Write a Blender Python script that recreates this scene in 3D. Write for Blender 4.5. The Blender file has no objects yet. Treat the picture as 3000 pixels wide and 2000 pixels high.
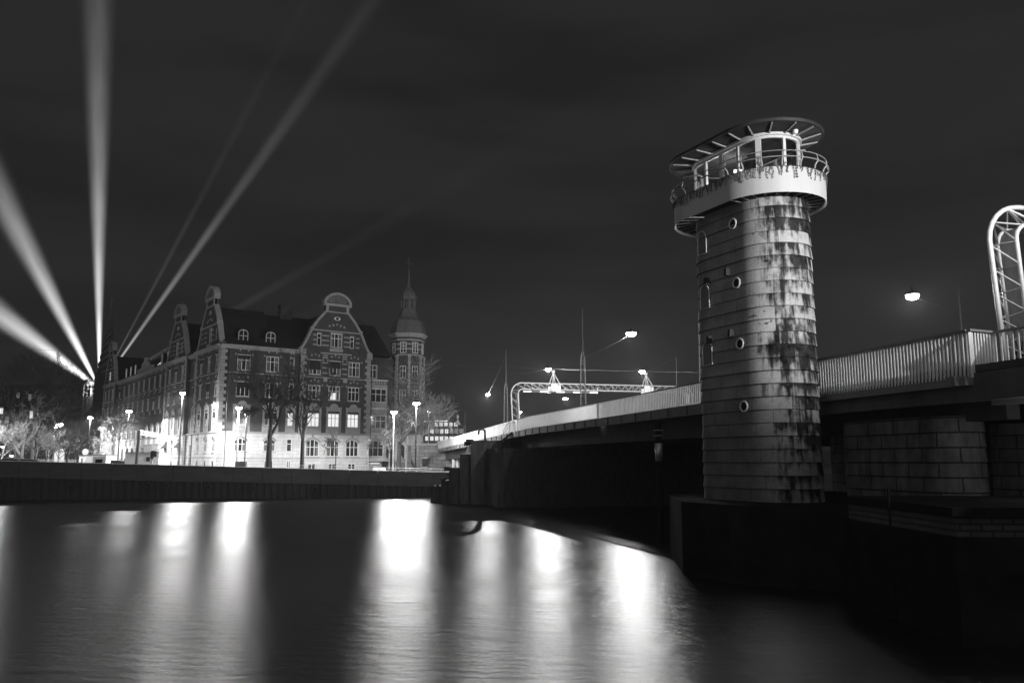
import bpy, math, random
from mathutils import Vector
random.seed(7)
sc = bpy.context.scene
# ------------------------------------------------------------------ camera
F_PX, PITCH, CZ = 2450.0, math.atan(350 / 2450), 2.8     # horizon at y=1350 of 2000
cam = bpy.data.cameras.new('camera'); camo = bpy.data.objects.new('camera', cam)
sc.collection.objects.link(camo); sc.camera = camo
cam.sensor_width = 36; cam.lens = F_PX / 3000 * 36; cam.clip_start = .1; cam.clip_end = 6000
camo.location = (0, 0, CZ); camo.rotation_euler = (math.pi / 2 + PITCH, 0, 0)
sc.view_settings.view_transform = 'Standard'; sc.view_settings.look = 'None'
sc.view_settings.exposure = 0; sc.view_settings.gamma = 1
sc.cycles.use_denoising = True
sc.cycles.max_bounces = 5; sc.cycles.diffuse_bounces = 2; sc.cycles.glossy_bounces = 3
sc.cycles.transparent_max_bounces = 8; sc.cycles.volume_bounces = 0
sc.cycles.volume_step_rate = .04; sc.cycles.volume_max_steps = 256
sc.cycles.sample_clamp_indirect = 3
# ------------------------------------------------------------------ night sky (with a fill glow added behind the viewer)
world = bpy.data.worlds.new('World'); sc.world = world; world.use_nodes = True
nt = world.node_tree; nt.nodes.clear()
def N(t, ty, **kw):
    n = t.nodes.new(ty)
    for k, v in kw.items():
        if k.startswith('i_'):
            k = k[2:]; k = int(k) if k.isdigit() else k.replace('_', ' ')
            n.inputs[k].default_value = v
        else: setattr(n, k, v)
    return n
def ML(t, op, a, b=None, c=None, clamp=False):
    n = t.nodes.new('ShaderNodeMath'); n.operation = op; n.use_clamp = clamp
    for i, x in enumerate((a, b, c)):
        if x is None: continue
        if isinstance(x, (int, float)): n.inputs[i].default_value = x
        else: t.links.new(x, n.inputs[i])
    return n.outputs[0]
def MR(t, v, a, b, c, d, smooth=False):
    n = t.nodes.new('ShaderNodeMapRange'); n.clamp = True
    if smooth: n.interpolation_type = 'SMOOTHSTEP'
    t.links.new(v, n.inputs[0])
    for i, x in enumerate((a, b, c, d)): n.inputs[i + 1].default_value = x
    return n.outputs[0]
sky = N(nt, 'ShaderNodeTexSky', sky_type='NISHITA'); sky.sun_disc = False
sky.sun_elevation = math.radians(-9); sky.sun_rotation = math.radians(150)
bw = N(nt, 'ShaderNodeRGBToBW'); nt.links.new(sky.outputs[0], bw.inputs[0])
tc = N(nt, 'ShaderNodeTexCoord'); sx = N(nt, 'ShaderNodeSeparateXYZ'); nt.links.new(tc.outputs['Generated'], sx.inputs[0])
mp = N(nt, 'ShaderNodeMapping'); mp.inputs['Scale'].default_value = (1.2, 1.2, 7); nt.links.new(tc.outputs['Generated'], mp.inputs[0])
ns = N(nt, 'ShaderNodeTexNoise', i_Scale=1.3, i_Detail=4.0, i_Roughness=.5); nt.links.new(mp.outputs[0], ns.inputs[0])
cloud = MR(nt, ns.outputs[0], .36, .66, .0, .0095, True)
back = MR(nt, sx.outputs[1], .2, -.6, 0, .17, True)            # fill glow added behind the viewer to lift dark surfaces
base = ML(nt, 'ADD', ML(nt, 'ADD', cloud, .0058), back)
tot = ML(nt, 'ADD', base, ML(nt, 'MULTIPLY', bw.outputs[0], .05))
bg = N(nt, 'ShaderNodeBackground'); nt.links.new(tot, bg.inputs[1]); bg.inputs[0].default_value = (1, 1, 1, 1)
wo = N(nt, 'ShaderNodeOutputWorld'); nt.links.new(bg.outputs[0], wo.inputs[0])
WATER, GROUND = -1.5, 1.4
# ------------------------------------------------------------------ picture measures -> points in the world
_c, _s = math.cos(PITCH), math.sin(PITCH)
def at(x, y, Y):
    u = (x - 1500) / F_PX; v = (1000 - y) / F_PX
    t = Y / (_c - v * _s)
    return Vector((u * t, Y, CZ + t * (_s + v * _c)))
def on(x, y, P, d):
    """s along a vertical wall through P with direction d, and z"""
    r = at(x, y, 1.0); rx, ry, rz = r.x, r.y, r.z - CZ
    det = -rx * d[1] + ry * d[0]
    t = (-P[0] * d[1] + P[1] * d[0]) / det
    return (t * rx - P[0]) * d[0] + (t * ry - P[1]) * d[1], CZ + t * rz
# ------------------------------------------------------------------ mesh helper
WL = {}
class MB:
    def __init__(s): s.v = []; s.f = []; s.m = []; s.mi = 0; s.uv = {}
    def face(s, pts, uv=None):
        i = len(s.v); s.v += [tuple(p) for p in pts]; s.f.append(tuple(range(i, i + len(pts)))); s.m.append(s.mi)
        if uv: s.uv[len(s.f) - 1] = uv
    def idx(s, vs, fs, uvs=None):
        i = len(s.v); s.v += [tuple(p) for p in vs]
        for k, f in enumerate(fs):
            s.f.append(tuple(i + j for j in f)); s.m.append(s.mi)
            if uvs: s.uv[len(s.f) - 1] = uvs[k]
    def box(s, c, d, ax=(1, 0), taper=1):
        """c centre, d full sizes along ax, across ax, up"""
        ax = Vector((ax[0], ax[1], 0)).normalized(); ay = Vector((-ax.y, ax.x, 0)); c = Vector(c); vs = []
        for k in (-1, 1):
            q = taper if k == 1 else 1
            for i, j in ((-1, -1), (1, -1), (1, 1), (-1, 1)):
                vs.append(c + ax * (i * d[0] / 2 * q) + ay * (j * d[1] / 2 * q) + Vector((0, 0, k * d[2] / 2)))
        s.idx(vs, [(3, 2, 1, 0), (4, 5, 6, 7), (0, 1, 5, 4), (1, 2, 6, 5), (2, 3, 7, 6), (3, 0, 4, 7)])
    def prism(s, poly, z0, z1):
        n = len(poly); vs = [(p[0], p[1], z0) for p in poly] + [(p[0], p[1], z1) for p in poly]
        s.idx(vs, [tuple(range(n - 1, -1, -1)), tuple(range(n, 2 * n))] + [(i, (i + 1) % n, n + (i + 1) % n, n + i) for i in range(n)])
    def slab(s, pts, off):
        """a planar outline pts given thickness by the vector off"""
        off = Vector(off); n = len(pts); vs = [Vector(p) for p in pts] + [Vector(p) + off for p in pts]
        s.idx(vs, [tuple(range(n)), tuple(range(2 * n - 1, n - 1, -1))] + [(i, n + i, n + (i + 1) % n, (i + 1) % n) for i in range(n)])
    def tube(s, path, r, n=6, cap=True):
        path = [Vector(p) for p in path]; rr = r if isinstance(r, (list, tuple)) else [r] * len(path); rings = []; b = None
        for i, p in enumerate(path):
            t = (path[min(i + 1, len(path) - 1)] - path[max(i - 1, 0)])
            if t.length < 1e-9: t = Vector((0, 0, 1))
            t.normalize()
            if b is None: b = t.orthogonal().normalized()
            b = b - t * b.dot(t)
            if b.length < 1e-6: b = t.orthogonal()
            b.normalize(); c = t.cross(b)
            rings.append([p + (b * math.cos(2 * math.pi * k / n) + c * math.sin(2 * math.pi * k / n)) * rr[i] for k in range(n)])
        vs = [q for g in rings for q in g]; fs = []
        for i in range(len(path) - 1):
            for k in range(n):
                a = i * n + k; b2 = i * n + (k + 1) % n; fs.append((a, b2, b2 + n, a + n))
        if cap: fs.append(tuple(range(n - 1, -1, -1))); fs.append(tuple(range(len(vs) - n, len(vs))))
        s.idx(vs, fs)
    def lathe(s, c, prof, n=16, sx=1, ph=0):
        c = Vector(c); vs = [c + Vector((r * math.cos(2 * math.pi * k / n + ph) * sx, r * math.sin(2 * math.pi * k / n + ph), z)) for r, z in prof for k in range(n)]
        fs = [(i * n + k, i * n + (k + 1) % n, (i + 1) * n + (k + 1) % n, (i + 1) * n + k) for i in range(len(prof) - 1) for k in range(n)]
        fs += [tuple(range(n - 1, -1, -1)), tuple(range(len(vs) - n, len(vs)))]
        s.idx(vs, fs)
    def build(s, name, mat, parent=None, origin=None, smooth=False):
        if not s.f: return None
        mats = mat if isinstance(mat, (list, tuple)) else [mat]
        xs = [v[0] for v in s.v]; ys = [v[1] for v in s.v]; zs = [v[2] for v in s.v]
        o = Vector(origin) if origin is not None else Vector(((min(xs) + max(xs)) / 2, (min(ys) + max(ys)) / 2, min(zs)))
        me = bpy.data.meshes.new(name); me.from_pydata([(v[0] - o.x, v[1] - o.y, v[2] - o.z) for v in s.v], [], s.f)
        for m in mats: me.materials.append(m)
        me.polygons.foreach_set('material_index', s.m)
        if smooth: me.polygons.foreach_set('use_smooth', [True] * len(s.f))
        if s.uv:
            ul = me.uv_layers.new(name='UVMap')
            for fi, u in s.uv.items():
                for li, q in zip(me.polygons[fi].loop_indices, u): ul.data[li].uv = q
        me.update(); ob = bpy.data.objects.new(name, me); sc.collection.objects.link(ob)
        ob.location = o - (WL[parent.name] if parent else Vector()); ob.parent = parent; WL[ob.name] = o
        return ob
def tag(o, label, cat, group=None, kind=None):
    o['label'] = label; o['category'] = cat
    if group: o['group'] = group
    if kind: o['kind'] = kind
    return o
def thing(name, loc, label, cat, group=None):
    o = bpy.data.objects.new(name, None); sc.collection.objects.link(o); o.location = loc; o.empty_display_size = .3
    WL[o.name] = Vector(loc); return tag(o, label, cat, group)
def struct(o): o['kind'] = 'structure'; return o
def plamp(parent, loc, power, r=.12, spot=None, blend=.25):
    l = bpy.data.lights.new('lamp_light', 'POINT' if not spot else 'SPOT'); l.energy = power; l.shadow_soft_size = r
    if spot: l.spot_size = math.radians(spot); l.spot_blend = blend
    o = bpy.data.objects.new('lamp_light', l); sc.collection.objects.link(o); o.parent = parent
    o.location = Vector(loc) - WL[parent.name]; return o
# ------------------------------------------------------------------ materials (all neutral grey)
def mat(name, v, rough=.8, var=.25, scale=1.5, metal=0., bump=0., bscale=8., spec=None, stretch=(1, 1, 1)):
    m = bpy.data.materials.new(name); m.use_nodes = True; t = m.node_tree; p = t.nodes['Principled BSDF']
    p.inputs['Roughness'].default_value = rough; p.inputs['Metallic'].default_value = metal
    if spec is not None: p.inputs['Specular IOR Level'].default_value = spec
    g = N(t, 'ShaderNodeTexCoord'); mp = N(t, 'ShaderNodeMapping'); mp.inputs['Scale'].default_value = stretch
    t.links.new(g.outputs['Object'], mp.inputs[0])
    n1 = N(t, 'ShaderNodeTexNoise', i_Scale=scale, i_Detail=6.0, i_Roughness=.62); t.links.new(mp.outputs[0], n1.inputs[0])
    f = MR(t, n1.outputs[0], .25, .75, v * (1 - var), v * (1 + var))
    cb = N(t, 'ShaderNodeCombineColor'); [t.links.new(f, cb.inputs[i]) for i in range(3)]
    t.links.new(cb.outputs[0], p.inputs['Base Color'])
    if bump:
        n2 = N(t, 'ShaderNodeTexNoise', i_Scale=bscale, i_Detail=4.0); t.links.new(mp.outputs[0], n2.inputs[0])
        b = N(t, 'ShaderNodeBump', i_Strength=bump, i_Distance=.05); t.links.new(n2.outputs[0], b.inputs['Height']); t.links.new(b.outputs[0], p.inputs['Normal'])
    return m
def glow(name, v, var=0., scale=3.):
    m = bpy.data.materials.new(name); m.use_nodes = True; t = m.node_tree; t.nodes.clear()
    e = N(t, 'ShaderNodeEmission', i_Color=(1, 1, 1, 1), i_Strength=v); o = N(t, 'ShaderNodeOutputMaterial'); t.links.new(e.outputs[0], o.inputs[0])
    if var:
        g = N(t, 'ShaderNodeTexCoord'); n = N(t, 'ShaderNodeTexNoise', i_Scale=scale, i_Detail=3.0); t.links.new(g.outputs['Object'], n.inputs[0])
        t.links.new(MR(t, n.outputs[0], .35, .65, v * (1 - var), v), e.inputs[1])
    return m
def joints(m, w, h, mortar=.02, dark=.35, uv=False, off=.5, ax=0, bmp=.5, vary=.14):
    """masonry: lays joints and block-to-block tone over a material made by mat(); ax = angle of the wall in the plan"""
    t = m.node_tree; p = t.nodes['Principled BSDF']; src = p.inputs['Base Color'].links[0].from_socket
    g = N(t, 'ShaderNodeTexCoord')
    if uv: co = g.outputs['UV']
    else:
        s_ = N(t, 'ShaderNodeSeparateXYZ'); t.links.new(g.outputs['Object'], s_.inputs[0]); cb = N(t, 'ShaderNodeCombineXYZ')
        a = ML(t, 'MULTIPLY', s_.outputs[0], math.cos(ax)); b = ML(t, 'MULTIPLY', s_.outputs[1], math.sin(ax))
        t.links.new(ML(t, 'ADD', a, b), cb.inputs[0]); t.links.new(s_.outputs[2], cb.inputs[1]); co = cb.outputs[0]
    br = N(t, 'ShaderNodeTexBrick', offset=off, i_Scale=1.0); br.inputs['Brick Width'].default_value = w; br.inputs['Row Height'].default_value = h
    br.inputs['Mortar Size'].default_value = mortar; br.inputs['Mortar Smooth'].default_value = .1
    br.inputs['Color1'].default_value = (1 - vary,) * 3 + (1,); br.inputs['Color2'].default_value = (1 + vary,) * 3 + (1,); br.inputs['Mortar'].default_value = (dark,) * 3 + (1,)
    t.links.new(co, br.inputs[0]); mx = N(t, 'ShaderNodeMix', data_type='RGBA', blend_type='MULTIPLY'); mx.inputs[0].default_value = 1
    t.links.new(src, mx.inputs[6]); t.links.new(br.outputs[0], mx.inputs[7]); t.links.new(mx.outputs[2], p.inputs['Base Color'])
    bm = N(t, 'ShaderNodeBump', i_Strength=bmp, i_Distance=.03); bm.invert = True; t.links.new(br.outputs[1], bm.inputs['Height']); t.links.new(bm.outputs[0], p.inputs['Normal'])
    return m
AF, AL = math.radians(36), math.radians(126)
M = dict(
    brick_f=joints(mat('brick_front', .055, .85, .35, .8), .25, .085, .01, 1.5, ax=AF, bmp=.2), brick_l=joints(mat('brick_side', .055, .85, .35, .8), .25, .085, .01, 1.5, ax=AL, bmp=.2),
    stone_f=joints(mat('ashlar_front', .6, .8, .22, .7, stretch=(1, 1, .5)), 1.5, .5, .018, .55, ax=AF, vary=.06), stone_l=joints(mat('ashlar_side', .6, .8, .22, .7, stretch=(1, 1, .5)), 1.5, .5, .018, .55, ax=AL, vary=.06),
    shell=mat('dark_shell_stone', .14, .9, .5, 2), trim=mat('pale_stone_trim', .34, .8, .25, 2), paint=mat('white_window_paint', .75, .5, .08, 2), roof=mat('dark_roof_tiles', .03, .9, .5, 3, stretch=(1, 1, 6), spec=.1),  # shell stone: darker tone than the trim
    glass=mat('dark_window_glass', .02, .08, .6, 1), blind=mat('dark_roller_blind', .02, .8, .2), curtain=mat('grey_curtain', .16, .8, .5, 4, stretch=(6, 6, .3)),
    copper=mat('turret_copper', .12, .55, .4, 1.5, stretch=(3, 3, .4)), dark=mat('black_metal', .03, .5, .3), steel=mat('galvanised_steel', .5, .35, .15, 4, .6),
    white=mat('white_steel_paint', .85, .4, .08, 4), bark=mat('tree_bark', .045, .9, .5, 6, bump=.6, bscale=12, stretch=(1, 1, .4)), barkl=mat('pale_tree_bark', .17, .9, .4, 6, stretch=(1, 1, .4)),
    twig=mat('dark_twigs', .07, .9, .3), concrete=mat('quay_concrete', .055, .85, .3, .6, stretch=(1, 1, 3), bump=.3), pile=mat('wet_sheet_piling', .018, .9, .5, .5, stretch=(6, 6, .4)),
    asphalt=mat('asphalt', .06, .8, .25, 3), railw=mat('pale_railing_paint', .78, .35, .12, 3), parapet=mat('pale_parapet_panels', .5, .5, .2, .8, stretch=(1, 1, .3)),
    fascia=mat('bridge_fascia', .10, .7, .5, .8, stretch=(1, 1, .25)), soffit=mat('bridge_soffit', .06, .95, .3, spec=.05), timber=mat('dark_dock_timber', .05, .95, .5, 3, spec=.05, stretch=(1, 1, .3)),
    pier=joints(mat('pier_granite', .11, .85, .85, 1.6, bump=.5, stretch=(1, 1, .5)), 1.4, .5, .03, .25, uv=True, bmp=.6), band=mat('white_gallery_band', .52, .55, .12, .7, stretch=(1.5, 1.5, .25)),
    cab=mat('cabin_paint', .6, .4, .08), gpaint=mat('gantry_paint', .5, .45, .08, 4), roofc=mat('cabin_roof_sheet', .04, .8, .3, 1.2, spec=.1), car=mat('car_paint', .06, .25, .1), tyre=mat('tyre_rubber', .02, .9, .1),
    lit=glow('lit_window_glass', .85, .25, .6), lith=glow('lit_window_bright', 1.0, .12, .5), litd=glow('dim_lit_window', .28, .6, .8), lamp=glow('lamp_glass', 60), lampf=glow('far_lamp_glass', 12),
    hut=mat('white_site_cabin', .75, .6, .08, 1), cabinet=mat('grey_cabinet', .2, .6, .2), abut=joints(mat('abutment_granite', .22, .85, .6, .5, bump=.3), 1.3, .55, .03, .4, ax=math.radians(14), bmp=.6, vary=.3),
    foot=mat('black_pier_foot', .018, 1., .5, 1, spec=.02), barkw=mat('lamp_lit_bark', .3, .9, .35, 6, stretch=(1, 1, .4)),  # lamp_lit_bark: lamplight put into the colour, a paler copy of the bark
    palace=joints(mat('palace_wall', .05, .9, .4, .4), 1.2, .5, .02, .6), sign=mat('sign_white', .7, .5, .05), panel=mat('graffiti_panel', .38, .5, .35, 2.2, stretch=(1, 1, .6)), ink=mat('black_spray_paint', .02, .6, .1), brickw=joints(mat('quay_brick', .06, .9, .4, 1), .5, .16, .03, .3, ax=0),
)
# control tower cladding: courses of stone with run-off streaks below each joint
def tower_mat():
    m = mat('tower_stone', .46, .85, .22, 1.3, spec=.08); t = m.node_tree; p = t.nodes['Principled BSDF']; src = p.inputs['Base Color'].links[0].from_socket
    g = N(t, 'ShaderNodeTexCoord'); s = N(t, 'ShaderNodeSeparateXYZ'); t.links.new(g.outputs['UV'], s.inputs[0]); U, V = s.outputs[0], s.outputs[1]
    fr = ML(t, 'FRACT', ML(t, 'DIVIDE', V, .5)); row = ML(t, 'FLOOR', ML(t, 'DIVIDE', V, .5))      # 0 foot of the course .. 1 top
    def nz(sx_, sy_, sc_, off=0, det=5.0):
        c = N(t, 'ShaderNodeCombineXYZ'); t.links.new(ML(t, 'MULTIPLY', U, sx_), c.inputs[0]); t.links.new(ML(t, 'MULTIPLY', V, sy_), c.inputs[1]); c.inputs[2].default_value = off
        if off < 0: t.links.new(ML(t, 'MULTIPLY', row, 3.7), c.inputs[2])
        n = N(t, 'ShaderNodeTexNoise', i_Scale=sc_, i_Detail=det, i_Roughness=.62); t.links.new(c.outputs[0], n.inputs[0]); return n.outputs[0]
    streak = nz(4.2, 2.4, 1.0, -1); patch = nz(1.1, .6, .8, -1, 3.0); fine = nz(6, 6, 2, 4)
    blk = N(t, 'ShaderNodeCombineXYZ'); t.links.new(ML(t, 'FLOOR', ML(t, 'ADD', ML(t, 'DIVIDE', U, 1.55), ML(t, 'ADD', ML(t, 'MULTIPLY', row, .55), .5))), blk.inputs[0]); t.links.new(row, blk.inputs[1])
    wn = N(t, 'ShaderNodeTexWhiteNoise', noise_dimensions='2D'); t.links.new(blk.outputs[0], wn.inputs[0])                            # every block weathers its own way
    zone = MR(t, U, 6.9, 8.6, -1.0, .0, True)                                                     # the river-side end carries the stains
    zone2 = MR(t, ML(t, 'ABSOLUTE', ML(t, 'SUBTRACT', V, 5.4)), .6, 1.6, .25, .0, True)
    d = ML(t, 'ADD', ML(t, 'ADD', ML(t, 'MULTIPLY', fr, .22), ML(t, 'ADD', ML(t, 'MULTIPLY', streak, 1.1), ML(t, 'MULTIPLY', patch, 1.5))), ML(t, 'ADD', ML(t, 'ADD', ML(t, 'MULTIPLY', wn.outputs[0], .45), MR(t, V, 10.2, 11.6, .1, .3)), ML(t, 'ADD', zone, zone2)))
    stain = MR(t, ML(t, 'ADD', d, ML(t, 'MULTIPLY', ML(t, 'SUBTRACT', nz(4.0, .3, 1, 13), .5), 1.7)), 1.42, 2.0, 0, 1, True)
    lowest = MR(t, fr, .93, 1.0, 0, .5); stain2 = ML(t, 'MAXIMUM', stain, ML(t, 'MULTIPLY', ML(t, 'MULTIPLY', lowest, MR(t, streak, .45, .6, 0, 1)), MR(t, U, 6.6, 8.2, .15, 1)))
    f = ML(t, 'SUBTRACT', 1.0, ML(t, 'MULTIPLY', stain2, MR(t, ML(t, 'ADD', ML(t, 'MULTIPLY', streak, .6), ML(t, 'MULTIPLY', nz(3, 3, 1.5, 7), .4)), .38, .6, 1.0, .9))); f = ML(t, 'MULTIPLY', f, MR(t, fr, .0, .05, .35, 1)); f = ML(t, 'MULTIPLY', f, MR(t, fine, .2, .8, .7, 1.2))
    f = ML(t, 'MULTIPLY', f, MR(t, nz(.5, .5, 1, 9), .35, .65, .78, 1.1))
    f = ML(t, 'MULTIPLY', f, ML(t, 'MULTIPLY', MR(t, U, 6.6, 8.0, .58, 1.0, True), MR(t, V, 1.5, 5.5, .55, 1.0, True)))     # shade painted in: flat side and lower shaft darkened
    # upright joints: staggered, one about every 2 m
    ju = ML(t, 'FRACT', ML(t, 'ADD', ML(t, 'DIVIDE', U, 1.55), ML(t, 'MULTIPLY', row, .55)))
    jl = MR(t, ML(t, 'ABSOLUTE', ML(t, 'SUBTRACT', ju, .5)), .0, .012, .3, 1)
    f = ML(t, 'MULTIPLY', f, jl)
    cb = N(t, 'ShaderNodeCombineColor'); [t.links.new(f, cb.inputs[i]) for i in range(3)]
    mx = N(t, 'ShaderNodeMix', data_type='RGBA', blend_type='MULTIPLY'); mx.inputs[0].default_value = 1
    t.links.new(src, mx.inputs[6]); t.links.new(cb.outputs[0], mx.inputs[7]); t.links.new(mx.outputs[2], p.inputs['Base Color'])
    b = N(t, 'ShaderNodeBump', i_Strength=.35, i_Distance=.02); t.links.new(ML(t, 'MULTIPLY', f, fine), b.inputs['Height']); t.links.new(b.outputs[0], p.inputs['Normal'])
    return m
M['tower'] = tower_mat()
def water_mat():
    m = bpy.data.materials.new('night_water'); m.use_nodes = True; t = m.node_tree; t.nodes.clear(); g = N(t, 'ShaderNodeTexCoord')
    def nz(sx_, sy_, sc_, det=4.0):
        mp = N(t, 'ShaderNodeMapping'); mp.inputs['Scale'].default_value = (sx_, sy_, 1); t.links.new(g.outputs['Object'], mp.inputs[0])
        n = N(t, 'ShaderNodeTexNoise', i_Scale=sc_, i_Detail=det, i_Roughness=.6); t.links.new(mp.outputs[0], n.inputs[0]); return n.outputs[0]
    gl = N(t, 'ShaderNodeBsdfGlossy', distribution='BECKMANN'); gl.inputs['Color'].default_value = (.9, .9, .9, 1)
    t.links.new(MR(t, nz(.35, 1, .12), .3, .7, .36, .43), gl.inputs['Roughness']); gl.inputs['Anisotropy'].default_value = -.4; tg = N(t, 'ShaderNodeCombineXYZ'); tg.inputs[1].default_value = 1.0; t.links.new(tg.outputs[0], gl.inputs['Tangent'])
    h = ML(t, 'ADD', ML(t, 'MULTIPLY', nz(.8, 1.8, 1.5, 5.0), 1.0), ML(t, 'MULTIPLY', nz(.12, .5, .8), 1.2))
    b = N(t, 'ShaderNodeBump', i_Strength=.75, i_Distance=.05); t.links.new(h, b.inputs['Height']); t.links.new(b.outputs[0], gl.inputs['Normal'])
    df = N(t, 'ShaderNodeBsdfDiffuse'); df.inputs['Color'].default_value = (.015, .015, .015, 1); fr = N(t, 'ShaderNodeFresnel', i_IOR=1.33); mx = N(t, 'ShaderNodeMixShader'); o = N(t, 'ShaderNodeOutputMaterial')
    lw = N(t, 'ShaderNodeLayerWeight', i_Blend=.5); cs = ML(t, 'SUBTRACT', 1.0, lw.outputs[1])      # steep facets hide one another at grazing sight
    t.links.new(ML(t, 'MULTIPLY', fr.outputs[0], MR(t, cs, .03, .24, .06, 2.3)), mx.inputs[0]); t.links.new(df.outputs[0], mx.inputs[1]); t.links.new(gl.outputs[0], mx.inputs[2]); t.links.new(mx.outputs[0], o.inputs[0]); return m
M['water'] = water_mat()
# ------------------------------------------------------------------ ground, street, water, quay
QL, QR = Vector((-57.6, 94.0, 0)), Vector((-7.6, 101.0, 0)); qd = (QR - QL).normalized(); qn = Vector((qd.y, -qd.x, 0))
def Q(s, o=0): return QL + qd * s + qn * o
QLEN = (QR - QL).length
b = MB(); b.face([(-560, -50, WATER), (560, -50, WATER), (560, 400, WATER), (-560, 400, WATER)]); struct(b.build('water', M['water']))
b = MB(); A, B_ = Q(-500, -.5), Q(560, -.5)
b.face([(A.x, A.y, GROUND), (B_.x, B_.y, GROUND), (560, 700, GROUND), (-560, 700, GROUND)]); struct(b.build('ground', M['asphalt']))
b = MB(); A0, B0, A1, B1 = Q(-120, -5), Q(52, -5), Q(-120, -14), Q(52, -14)
b.face([(p.x, p.y, GROUND + .005) for p in (A0, B0, B1, A1)]); struct(b.build('road', mat('road_asphalt', .05, .7, .2, 2)))
quay = thing('quay_wall', Q(25), 'long concrete quay wall with dark sheet piling along the far shore', 'wall')
def qtop(s): return 2.82 - 1.42 * max(0, min(1, s / QLEN))     # the coping falls towards the bridge
b = MB(); b2 = MB(); b3 = MB(); S0, S1 = -70, 62
for i in range(int((S1 - S0) / 3.3)):
    a, c = S0 + i * 3.3, S0 + (i + 1) * 3.3 - .05; za, zc = qtop(a), qtop(c)
    hb = 1.78 if a < 20 else 1.68
    for (mb, o0, o1, t0, t1) in ((b, 0, -.6, 0, -hb), (b3, .06, -.66, .07, -.0)):
        vs = [Q(a, o0), Q(c, o0), Q(c, o1), Q(a, o1)]
        vv = [(v.x, v.y, z + t1) for v, z in zip(vs, (za, zc, zc, za))] + [(v.x, v.y, z + t0 - (.003 if mb is b else 0)) for v, z in zip(vs, (za, zc, zc, za))]
        mb.idx(vv, [(3, 2, 1, 0), (4, 5, 6, 7), (0, 1, 5, 4), (1, 2, 6, 5), (2, 3, 7, 6), (3, 0, 4, 7)])
for i in range(int((S1 - S0) / .8)):                            # trapezoidal sheet piles
    a = S0 + i * .8; z = qtop(a) - 1.7
    pr = [(0, -.25), (.12, -.08), (.4, -.08), (.52, -.25), (.8, -.25)]
    for (q0, o0), (q1, o1) in zip(pr, pr[1:]):
        P0, P1 = Q(a + q0, o0), Q(a + q1, o1); b2.face([(P0.x, P0.y, WATER - .5), (P1.x, P1.y, WATER - .5), (P1.x, P1.y, z), (P0.x, P0.y, z)])
P0, P1 = Q(62, -.5), Q(480, -.5)
b.slab([(P0.x, P0.y, WATER - .5), (P1.x, P1.y, WATER - .5), (P1.x, P1.y, GROUND), (P0.x, P0.y, GROUND)], (0, .5, 0))
b.build('wall_panels', M['concrete'], quay); b2.build('sheet_piling', M['pile'], quay)
b3.build('coping', mat('coping_stone', .4, .8, .2, 1), quay)
for k, s_ in enumerate((2, 9.5, 17.5, 19.4, 24, 29, 36)):           # tyres hanging as fenders
    s_ -= 1; b = MB(); c = Q(s_, .12); z = qtop(s_) - 2.35
    b.tube([(c.x + qd.x * .3 * math.cos(t), c.y + qd.y * .3 * math.cos(t), z + .3 * math.sin(t)) for t in [i * math.pi / 8 for i in range(17)]], .1, 6, False)
    tag(b.build('tyre_fender', M['tyre'], smooth=True), 'black rubber tyre on the far quay wall, %s from the left' % ('leftmost', 'second', 'third', 'fourth', 'fifth', 'sixth', 'seventh')[k], 'tyre', 'tyres hung along the quay wall')
# quay ladder
lp = at(1058, 1383, 100.2); lad = thing('quay_ladder', (lp.x, lp.y - .3, WATER), 'metal ladder fixed to the quay wall below the gabled building', 'ladder'); b = MB(); c = MB()
for sx_ in (-.34, .34): b.tube([(lp.x + sx_, lp.y - .28, WATER + .1), (lp.x + sx_, lp.y - .28, lp.z + .1), (lp.x + sx_, lp.y + .3, lp.z + .25)], .035)
for i in range(10): c.tube([(lp.x - .34, lp.y - .28, lp.z - .12 - i * .3), (lp.x + .34, lp.y - .28, lp.z - .12 - i * .3)], .028)
b.build('side_rail', M['steel'], lad); c.build('rungs', M['steel'], lad)
# railing on the quay edge towards the bridge
r0 = thing('quay_railing', Q(42, -.3) + Vector((0, 0, 1.6)), 'low white tubular railing on the quay edge beside the bridge end', 'railing'); b = MB(); c = MB()
s0, s1 = 33.0, 51.5
for k, h in enumerate((.36, .12)): b.tube([tuple(Q(s, -.3) + Vector((0, 0, qtop(s) + h + .06))) for s in (s0, (s0 + s1) / 2, s1)], .028 if k == 0 else .015)
for i in range(11):
    s = s0 + (s1 - s0) * i / 10; p = Q(s, -.3); c.tube([(p.x, p.y, qtop(s)), (p.x, p.y, qtop(s) + .42)], .025)
b.build('rail', M['railw'], r0); c.build('post', M['railw'], r0)

# ================================================================== the gabled office building
CR = (-42.1, 120.0)
class FR:
    def __init__(s, P, ang, n): s.P = Vector((P[0], P[1], 0)); s.d = Vector((math.cos(ang), math.sin(ang), 0)); s.n = Vector((n[0], n[1], 0))
    def __call__(s, a, z, o=0): p = s.P + s.d * a + s.n * o; return Vector((p.x, p.y, z))
FF = FR(CR, AF, (math.sin(AF), -math.cos(AF))); FL = FR(CR, AL, (-math.cos(AF), -math.sin(AF)))
bld = thing('gabled_building', (CR[0], CR[1], GROUND), 'long old brick office building with curved gables and a pale stone ground floor', 'building')
ZG, ZGC, ZS1, ZS3, ZC = GROUND, 6.9, 11.9, 15.65, 19.6
def fbox(mb, F, a0, a1, z0, z1, o0, o1):
    mb.slab([F(a0, z0, o0), F(a1, z0, o0), F(a1, z1, o0), F(a0, z1, o0)], F.n * (o1 - o0))
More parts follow.
